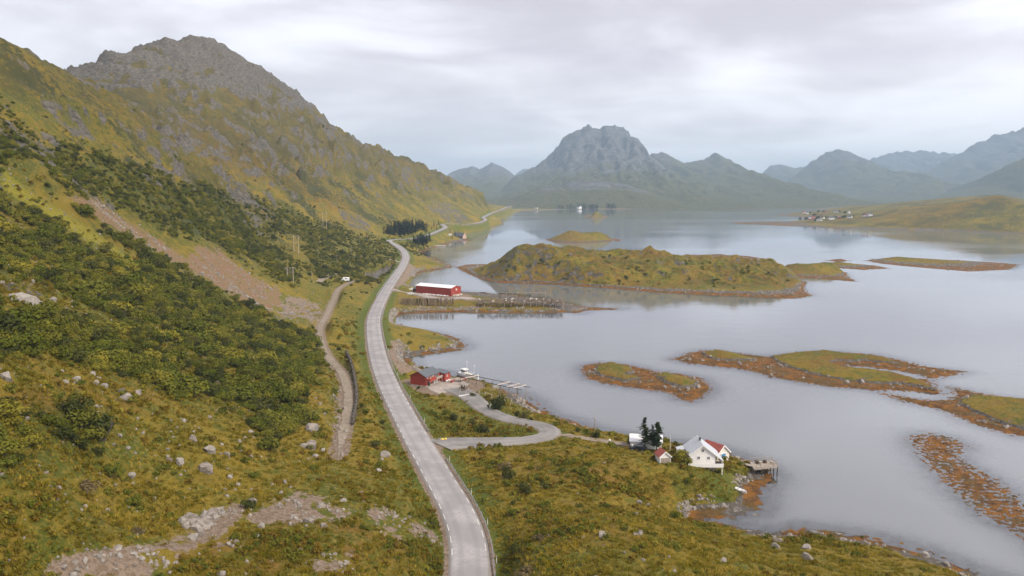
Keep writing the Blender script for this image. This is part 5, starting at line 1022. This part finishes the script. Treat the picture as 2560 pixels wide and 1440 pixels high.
# area of each terrain cell and its samples
AREA = (np.hypot(np.gradient(TX, axis=1), np.gradient(TY, axis=1)) * np.hypot(np.gradient(TX, axis=0), np.gradient(TY, axis=0)) * np.sqrt(1 + np.minimum(SLOPE, 2) ** 2)).astype(np.float64)
RD = np.hypot(TX, TY); seenband = (PXT > -140) & (PXT < 2700) & (PYT < 1640)
def sample(density, n_):
    """n_ random points on the ground sheet with probability density * area"""
    w_ = np.where(need & seenband & (TZ > .35), density, 0) * AREA; w_ = w_[:-1, :-1]; f = w_.ravel(); cdf = np.cumsum(f); tot = cdf[-1]; idx = np.searchsorted(cdf, rng.uniform(0, tot, n_)); i, j = np.unravel_index(np.minimum(idx, f.size - 1), w_.shape)
    a, b = rng.uniform(0, 1, n_), rng.uniform(0, 1, n_)
    def bl(G): return (G[i, j] * (1 - a) + G[i + 1, j] * a) * (1 - b) + (G[i, j + 1] * (1 - a) + G[i + 1, j + 1] * a) * b
    return np.stack([bl(TX), bl(TY), bl(TZ)], 1), i, j

# ---- scrub
ZM = np.maximum.reduce([zone(p, 18) for p in (
    [(-60,200),(100,330),(250,385),(400,430),(520,470),(640,560),(700,620),(750,660),(740,705),(690,700),(560,620),(400,570),(250,490),(160,490),(-60,410)],
    [(770,600),(860,588),(940,598),(992,640),(992,690),(900,705),(800,705),(750,670)], [(740,560),(830,560),(900,600),(860,640),(760,640)], [(955,560),(1075,570),(1060,625),(1020,625),(960,600)],
    [(560,480),(700,520),(820,570),(790,600),(680,580)], [(820,1035),(700,1090),(640,1060),(720,1000)])])
ZS = np.maximum.reduce([zone(p, 12) for p in ([(1085,1045),(1160,1040),(1240,1070),(1310,1085),(1250,1092),(1130,1085)], [(840,720),(885,700),(930,740),(880,860),(850,900),(830,840),(838,770)], [(1200,1150),(1330,1190),(1500,1150),(1600,1180),(1760,1235),(1700,1250),(1560,1235),(1380,1215),(1260,1230)])])
hillb = sstep(22, 55, TZ) * (1 - sstep(110, 190, TZ)) * sstep(250, 420, RD)
den = .24 * ZD + .36 * ZM * (1 - .5 * rock) + .020 * hillb * sstep(-.05, .35, fbm(TX, TY, 40, 4, .55, 71)) + .016 * ZS + .006 * (RD < 350) * sstep(12, 20, TZ) * sstep(.0, .3, fbm(TX, TY, 18, 3, .5, 74))
gap = sstep(-.34, .02, fbm(TX, TY, 17, 4, .55, 72)); den = den * gap * (1 - strip) * (1 - screeZ) * (1 - np.clip(rock * .8, 0, 1) * (RD > 300)) * (1 - dirt) * sstep(6, 10, I['dro']) * (1 - gravZ) * np.minimum(1, (520 / np.maximum(RD, 1)) ** 1.6)
NSC = int((np.where(need & seenband & (TZ > .35), den, 0) * AREA).sum() * .92); NSC = min(NSC, 36000)
P_, ii, jj = sample(den, NSC)
sc_ = np.exp(rng.normal(math.log(1.30), .38, NSC)) * (.8 + .5 * ZD[ii, jj]) * np.where(P_[:, 2] > 90, .75, 1); sc_ = np.where(ZS[ii, jj] > .5, sc_ * .55, sc_)
dist = np.linalg.norm(P_ - np.array([0, 0, CAMH]), axis=1); px_, py_ = project(P_[:, 0], P_[:, 1], P_[:, 2]); inview = (px_ > 0) & (px_ < 2560) & (py_ < 1440)
app = np.where(inview, sc_ / dist, 0); order = np.argsort(-app); NIND = 232
proto_s = []
for c_, k in enumerate(order[:NIND]):
    d_ = c_ % 9 == 0; pr = DSHR[c_ % 2] if d_ else SHRUB[c_ % 4]; s = sc_[k]
    r, a = put("shrub", pr, (P_[k, 0], P_[k, 1], P_[k, 2] - .12), rng.uniform(0, 6.28), (s, s, s * rng.uniform(.65, 1.0)), ("dark green rounded bush in the hillside scrub" if d_ else "olive green rounded bush in the hillside scrub"), "bush", "dark bushes of the hillside scrub" if d_ else "olive bushes of the hillside scrub")
    if len(proto_s) < 6 and pr[0].name not in [q.data.name for q in proto_s]: proto_s.append(a)
rest = order[NIND:]; pz = P_[rest].copy(); pz[:, 2] -= .12
scatter("scrub", "dense olive willow scrub covering the hillside", pz, sc_[rest], proto_s, .2)
# ---- single bushes near the roads and houses
BUSH = [(1245,1022,50,1,"broad dark bush between the side road and the quay racks"),(1135,1050,28,1,"upright dark bush in the loop of the side road"),(1178,1062,22,1,"small dark bush in the loop of the side road"),(1192,1076,22,0,"pale green bush in the loop of the side road"),(1215,1082,34,1,"wide dark bush at the inner edge of the side-road loop"),(1252,1086,22,0,"low green bush at the inner edge of the side-road loop"),(1290,1040,18,1,"dark bush on the shore side of the side road"),(1310,1046,30,1,"clumped dark bush on the shore side of the side road"),(1330,1052,14,1,"small dark bush at the end of the shore clump"),(1182,992,16,1,"dark bush beside the white barrier pole"),(1046,972,11,1,"small dark bush below the red boathouse"),(1490,1094,26,1,"round dark bush below the shore utility pole"),(1445,1080,16,1,"small dark bush on the bank above the wrack"),(1690,1120,24,1,"tall dark bush behind the flagpole"),(1700,1152,44,0,"leafy bush between the tiny shed and the white house"),(1716,1160,26,0,"low leafy bush against the white house wall"),(1582,1111,28,0,"leafy bush left of the white outbuilding and pines"),(1797,1182,12,1,"dark bush under the white house balcony"),(1320,1232,40,1,"big dark bush in the dip between the two knolls"),(1365,1222,24,1,"pointed dark bush in the dip between the knolls"),(1280,1262,20,1,"dark bush at the foot of the near knoll"),(1280,1288,26,0,"grey-green bush at the foot of the near knoll"),(1262,1172,38,2,"grey bush on the slope below the side road"),(1270,1196,44,1,"dark bush on the slope below the side road"),(1350,1350,34,2,"brown leafless bush on the near knoll"),(1290,1385,40,1,"dark green bush on the near knoll"),(1318,1440,60,2,"big brown leafless bush on the near knoll"),(1690,1297,28,0,"bright green bush above the cove"),(1500,1268,9,0,"tiny green bush on the grassy knoll top"),(940,1118,28,1,"dark bush on the bank left of the road"),(968,1118,14,1,"small dark bush on the road bank"),(955,1060,16,1,"round dark bush high on the road bank"),(905,1018,14,1,"dark bush beside the stone wall"),(940,1030,11,1,"tiny dark bush near the road edge"),(215,1225,54,2,"grey-brown low bush in the foreground meadow"),(275,1190,44,0,"loose green bush in the foreground meadow"),(335,1262,34,0,"pale green bush in the foreground meadow"),(345,1332,30,2,"dark brown bush above the gravel path"),(670,1125,54,0,"big grey-green bush at the foot of the slope"),(2155,1344,8,0,"lone tiny green tree on the shore rocks")]
for k, (px, py, w_, kind, lb) in enumerate(BUSH):
    p = hit(px, py); s = w_ / 2 * (p - Vector((0, 0, CAMH))).length / FPX * 1.05; pr = (SHRUB, DSHR, BSHR)[kind]
    put("shrub", pr[k % len(pr)], (p.x, p.y, p.z - .1 * s), k * 1.3, (s, s, s * (1.15 if kind != 2 else .85)), lb, "bush", "bushes near the roads")
# ---- trees by the house
for (px, py, pr, s, lb) in ((1612, 1127, 0, 1.0, "tall slim pine in front of the white outbuilding"), (1641, 1130, 1, 1.0, "broad dark pine beside the tiny shed"), (1629, 1121, 0, .72, "pine half hidden between the two other pines")):
    p = hit(px, py); put("pine_tree", PINE[pr], p, px, s, lb, "tree", "pines at the white house", ("crown", "trunk"))
# ---- spruce plantation
poly = [(958,588),(980,572),(1008,562),(1050,564),(1080,578),(1076,604),(1058,616),(1035,612),(1025,602),(1000,602),(972,600)]; cnt = 0; protoc = []
for k in range(900):
    px, py = rng.uniform(955, 1085), rng.uniform(555, 620)
    if sdpoly(np.array([px]), np.array([py]), poly)[0] < 0: continue
    p = hit(px, py)
    if np.hypot(ROAD[:, 0] - p.x, ROAD[:, 1] - p.y).min() < 10: continue
    r, a = put("spruce_tree", SPRUCE[k % 3], p, px, rng.uniform(.55, 1.0), "dark spruce in the plantation above the road bend", "tree", "spruces in the plantation", ("crown", "trunk")); cnt += 1
    if len(protoc) < 3: protoc.append(a)
    if cnt >= 190: break
for (px, py, s) in ((1092,574,.7),(1100,570,.6),(1085,565,.8),(1096,562,.7),(1130,596,.6),(1138,590,.7),(1125,582,.6),(1145,584,.6)):
    put("spruce_tree", SPRUCE[0], hit(px, py), px, s, "small dark spruce near the barn-like house", "tree", "spruces near the shore house", ("crown", "trunk"))
for k, p in enumerate(vil_pts):
    for q in range(2): pp = p + Vector((random.uniform(-16, 16), random.uniform(8, 25), 0)); r, a = put("garden_tree", DSHR[k % 2], (pp.x, pp.y, pp.z - 1), k, (4.5, 4.5, 6), "dark leafy tree among the hamlet houses", "tree", "trees of the hamlet", ("crown", "trunk"))
# far wood and thickets that read as one mass
FB = BVHTree.FromObject([o for o in COL.objects if o.name == "far_shore"][0], _dg); pts = []
for k in range(1500):
    px = rng.uniform(1392, 1538); py = rng.uniform(513, 523)
    if 1496 < px < 1515: continue
    h = FB.ray_cast(Vector((0, 0, CAMH)), Vector(ray(px, py)).normalized(), 9000)
    if h[0] is not None: pts.append((h[0].x, h[0].y, h[0].z - .5))
    if len(pts) > 260: break
if pts: scatter("far_wood", "dark strip of conifer wood on the far shore", pts, rng.uniform(1.0, 1.8, len(pts)), protoc, .05)
IB = BVHTree.FromObject(BIG, _dg); pts = []
for k in range(700):
    px, py = rng.uniform(1180, 1990), rng.uniform(640, 735); nn = fbm(np.array([px]), np.array([py * 2.5]), 60, 3, .5, 91)[0]
    if nn < .12: continue
    h = IB.ray_cast(Vector((0, 0, CAMH)), Vector(ray(px, py)).normalized(), 2000)
    if h[0] is not None and h[0].z > 2: pts.append((h[0].x, h[0].y, h[0].z - .2))
scatter("island_heath", "patches of low dark heath on the large island", pts, rng.uniform(.6, 1.5, len(pts)), proto_s, .2)

# ------------------------------------------------------------------ heather and grass tufts on the near ground
HEA = MB(); HEA = raw(leaf_cloud(71, 70, 4, .55, .42, .12), "clump", M_heath); HEA2 = raw(leaf_cloud(72, 70, 4, .6, .36, .12), "clump", M_scrub)
def tuft(seed):
    R = random.Random(seed); m = MB()
    for k in range(26):
        t = R.uniform(0, 6.28); b = Vector((R.uniform(-.4, .4), R.uniform(-.4, .4), -.05)); d = Vector((math.cos(t), math.sin(t), 0)); h = R.uniform(.16, .34); w_ = Vector((-d.y, d.x, 0)) * .06; m.poly([b - w_, b + w_, b + d * h * .9 + Vector((0, 0, h))], [(0, 1, 2)])
    return m
TUF = [raw(tuft(k), "tuft", M_tuft) for k in range(3)]
hp = hit(1400, 1330); protoh = []
for k, me in enumerate((HEA, HEA2)):
    o = link("heather_clump", me); o.location = hit(1420 + 60 * k, 1325); tag(o, ("rusty", "dark green")[k] + " heather clump on top of the near knoll", "plant"); protoh.append(o)
prott = []
for k, me in enumerate(TUF): o = link("grass_tuft", me); o.location = hit(1380 + 70 * k, 1352); tag(o, "straw-coloured grass tuft on the near knoll", "grass", "grass tufts on the near knoll"); prott.append(o)
open_ = (1 - dirt) * (1 - screeZ) * (1 - weed) * (1 - tide) * sstep(4.3, 5.5, I['dro']) * (1 - gravZ)
dh = open_ * (1 - sstep(260, 420, RD)) * (.10 + .9 * sstep(.05, .40, fbm(TX, TY, 11, 4, .55, 81))) * (.25 + .75 * np.maximum(heathZ, ZS)) / np.maximum(RD / 120, .6) ** 1.2
Ph, _, _ = sample(dh, 2600); scatter("heather", "low heather and dwarf scrub mottling the near slopes", Ph, rng.uniform(.7, 1.9, len(Ph)) * np.clip(np.hypot(Ph[:, 0], Ph[:, 1]) / 160, .8, 1.4), protoh, .25)
dt = open_ * (1 - sstep(230, 330, RD)) * (.25 + .75 * sstep(-.2, .3, fbm(TX, TY, 7, 3, .55, 82))) / np.maximum(RD / 90, .6) ** 1.6
Pt, _, _ = sample(dt, 28000); scatter("grass", "coarse yellow-green grass on the near slopes", Pt, rng.uniform(.7, 1.7, len(Pt)), prott, .3)

# ------------------------------------------------------------------ boulders and stones
m, n = newmat("boulder_stone"); P = n.node('ShaderNodeNewGeometry').outputs['Position']; r = n.node('ShaderNodeObjectInfo').outputs['Random']
c = n.mix(n.ramp(n.noise(P, 1.1, 5, .65), .35, .65), (.120, .100, .080), (.270, .232, .198)); c = n.mix(n.ramp(r, 0., 1., 0., .45), c, (.36, .33, .30)); c = n.mix(n.ramp(n.noise(P, 2.4, 4, .7), .58, .72, 0., .8), c, (.09, .08, .055)); c = n.mix(n.ramp(n.noise(P, .8, 3), .60, .75, 0., .6), c, (.16, .12, .04))
finish(n, c, .9, n.bump(n.noise(P, 4., 5, .7), .6, .12)); M_stone = m
def rock_mesh(seed, sub=2, name="boulder"):
    R = random.Random(seed); bm = bmesh.new(); bmesh.ops.create_icosphere(bm, subdivisions=sub, radius=1.)
    pl = [(Vector((R.gauss(0, 1), R.gauss(0, 1), R.gauss(0, .8))).normalized(), R.uniform(.48, .85)) for _ in range(9)]
    for v in bm.verts:
        for nr, d in pl:
            t = v.co.dot(nr)
            if t > d: v.co -= nr * (t - d)
        v.co += Vector((R.uniform(-1, 1), R.uniform(-1, 1), R.uniform(-1, 1))) * .035
    me = bpy.data.meshes.new(name); bm.to_mesh(me); bm.free(); me.materials.append(M_stone); return me
ROCKS = [rock_mesh(k, 2) for k in range(7)]; PEB = [rock_mesh(50 + k, 1, "stone") for k in range(4)]
BL = [("pale boulder in the scrub below the outcrop", [(240,1018,15),(235,1037,12),(191,953,26),(165,957,20),(236,959,22),(259,966,22),(154,929,12),(193,906,14),(246,947,14)]),
      ("pale boulder scattered on the foreground meadow", [(298,1092,18),(320,1122,14),(433,1093,8),(483,1080,10),(533,1097,10),(447,1158,32),(423,1151,17),(328,1192,25),(115,1183,12),(127,1217,9),(35,1252,9),(165,1257,10),(163,1237,8),(567,1137,20),(573,1195,18),(595,1213,14),(628,1142,16),(432,1263,8),(383,1295,9),(145,1393,9),(713,1207,18),(643,1343,18),(580,1367,14),(863,1422,10),(60,1345,8),(300,1340,8),(85,1366,8)]),
      ("grey boulder at the edge of the gravel track", [(777,1120,44),(760,1118,24),(807,1127,20),(790,1143,20),(800,1010,12),(812,1035,10)]),
      ("pale rock on the road-side bank", [(947,1178,18),(997,1100,7),(955,1150,12)]),
      ("lichened boulder on the near knoll", [(1600,1335,22),(1588,1337,12),(1590,1286,17),(1273,1160,10),(1444,1235,9),(1645,1268,9),(1598,1259,22),(1620,1263,14),(1372,1339,7),(1510,1158,12),(1749,1242,18),(1687,1428,12),(1607,1401,12),(1562,1383,10)]),
      ("grey boulder on the shore slope by the cove mouth", [(1943,1354,26),(1939,1369,26),(2094,1338,15),(2259,1380,11),(2211,1365,12),(2365,1413,20),(2057,1336,9)])]
SINGLE = [("huge lichened outcrop boulder in the left scrub", 52, 752, 110), ("big brown boulder with mossy cap above the meadow", 312, 998, 38), ("large white-veined boulder on the meadow", 522, 1128, 42), ("long flat-topped grey boulder on the meadow", 513, 1178, 48), ("round pale boulder at the rubble field's top", 858, 1253, 19), ("mossy boulder beside the gravel track", 780, 1076, 48), ("moss-covered boulder on the road bank", 962, 1140, 32), ("square grey boulder on the near knoll", 1505, 1342, 32), ("tall two-part boulder on the knoll's shore side", 1806, 1404, 24), ("upper of two grey boulders on the shore slope", 2014, 1371, 29), ("lower, larger of two grey boulders on the shore slope", 2017, 1398, 38), ("white boulder among the wrack on the shore", 2308, 1391, 28)]
def place_rock(px, py, w_, k, label, group=None, flat=.75):
    p = hit(px, py); s = w_ / 2 * (p - Vector((0, 0, CAMH))).length / FPX * .98; o = link("boulder", ROCKS[k % 7]); o.location = (p.x, p.y, p.z + s * (.12 if w_ < 60 else -.35)); o.scale = (s, s * .9, s * flat); o.rotation_euler = (.3 * math.sin(k * 5), .3 * math.cos(k * 3), k * 1.7); tag(o, label, "boulder", group)
k = 0
for lb, L_ in BL:
    for (px, py, w_) in L_: place_rock(px, py, w_, k, lb, lb.replace("boulder", "boulders").replace("rock ", "rocks ")); k += 1
for lb, px, py, w_ in SINGLE: place_rock(px, py, w_, k, lb, None, .72); k += 1
o_ = [o for o in COL.objects if o.name.startswith("boulder")]
prp = []
for k, me in enumerate(PEB): o = link("stone", me); p = hit(470 + 22 * k, 1312); o.location = p; o.scale = (.45, .45, .35); tag(o, "pale stone of the heap beside the gravel path", "stone", "stones of the heap by the path"); prp.append(o)
heap = zone([(443,1302),(470,1290),(500,1300),(520,1280),(552,1273),(550,1290),(515,1325),(470,1327)], 4, .3)
dr_ = .45 * heap + .10 * gravZ * sstep(-.1, .3, fbm(TX, TY, 6, 3, .6, 83)) + .05 * screeZ * sstep(-.2, .4, fbm(TX, TY, 9, 3, .6, 84)) + .004 * open_ * sstep(10, 20, TZ) * (RD < 320) + .05 * zone([(680,740),(740,720),(800,770),(790,810),(720,800)], 8) * sstep(0, .3, rock2)
Ps, i1, j1 = sample(dr_, 4600); ss = np.exp(rng.normal(math.log(.26), .5, len(Ps))); ss = np.where(heap[i1, j1] > .5, ss * 1.7, ss); ss = np.where(screeZ[i1, j1] > .4, ss * 1.35, ss); ss = np.minimum(ss, 1.2)
scatter("rubble", "loose pale stones on the scree, gravel and rubble patches", Ps, ss, prp, 1.0)
shz = (TZ > .25) & (TZ < 1.9) & (RD < 800) & (I['sd'] > 0) & (I['sd'] < 8)
rip = np.maximum.reduce([zone(p, 8, .3) for p in ([(1000,850),(1060,930),(1010,945),(985,880)], [(1290,975),(1345,995),(1340,1015),(1290,1005)], [(960,775),(1200,772),(1200,790),(960,820)], [(985,680),(1060,670),(1030,710),(990,725)])])
rz_ = np.where(TZ > .25, 1., 0.) * rip * (TZ < 4.5) * (I['sd'] < 16) * (I['sd'] > 0) * .32 + .22 * shz * sstep(-.1, .3, fbm(TX, TY, 12, 3, .55, 85)) + .5 * zone([(1288,985),(1330,990),(1340,1006),(1295,1004)], 4, .3)
Ps, _, _ = sample(rz_, 5200); scatter("shore_stones", "grey and white stones along the waterline", Ps, np.minimum(np.exp(rng.normal(math.log(.34), .45, len(Ps))), 1.0), prp, 1.0)
# drystone wall along the track
M_wall = simple('wall_stone', (.085, .072, .055), .95, .4, 2.5)
WL = resample(catmull([np.array(hit(px, py)) for px, py in ((866,884),(876,905),(884,935),(889,965),(892,1000),(888,1030),(882,1062))], 1.), .34); m_ = MB(); R = random.Random(4)
for x, y, z in WL:
    for lv in range(4):
        s = R.uniform(.20, .34); Q = Euler((R.uniform(-.4, .4), R.uniform(-.4, .4), R.uniform(0, 6.3))).to_matrix(); m_.box((x + R.uniform(-.25, .25), y + R.uniform(-.25, .25), z + .1 + lv * .30 + R.uniform(-.06, .06)), (s * 2.0, s * 1.5, s * 1.2), M=Q)
tag(m_.build("stone_wall", M_wall), "dark drystone wall along the gravel track", "wall")

Pk = np.vstack(ISL_ROCK); scatter("skerry_stones", "grey broken stones round the skerries and islets", Pk, np.minimum(np.exp(rng.normal(math.log(.45), .5, len(Pk))), 1.4), prp, 1.0)
# ------------------------------------------------------------------ haze
HZ = 1.05e-4
hb = bpy.data.meshes.new("haze"); bm = bmesh.new(); bmesh.ops.create_cube(bm, size=1.0)
X0, X1, Y0_, Y1, Z0, Z1 = -5000, 13000, -400, 15200, -9, 640
for v in bm.verts: v.co = Vector(((X0 + X1) / 2 + v.co.x * (X1 - X0), (Y0_ + Y1) / 2 + v.co.y * (Y1 - Y0_), (Z0 + Z1) / 2 + v.co.z * (Z1 - Z0)))
bm.to_mesh(hb); bm.free()
mh = bpy.data.materials.new("haze"); mh.use_nodes = True; n = NT(mh.node_tree)
pv = n.node('ShaderNodeVolumePrincipled', Color=(.58, .79, 1.0, 1), Density=HZ, Anisotropy=.0)
n.l.new(pv.outputs[0], n.node('ShaderNodeOutputMaterial').inputs['Volume'])
tag(link("haze", hb, mh), "thin pale haze filling the fjord", None, None, "stuff")
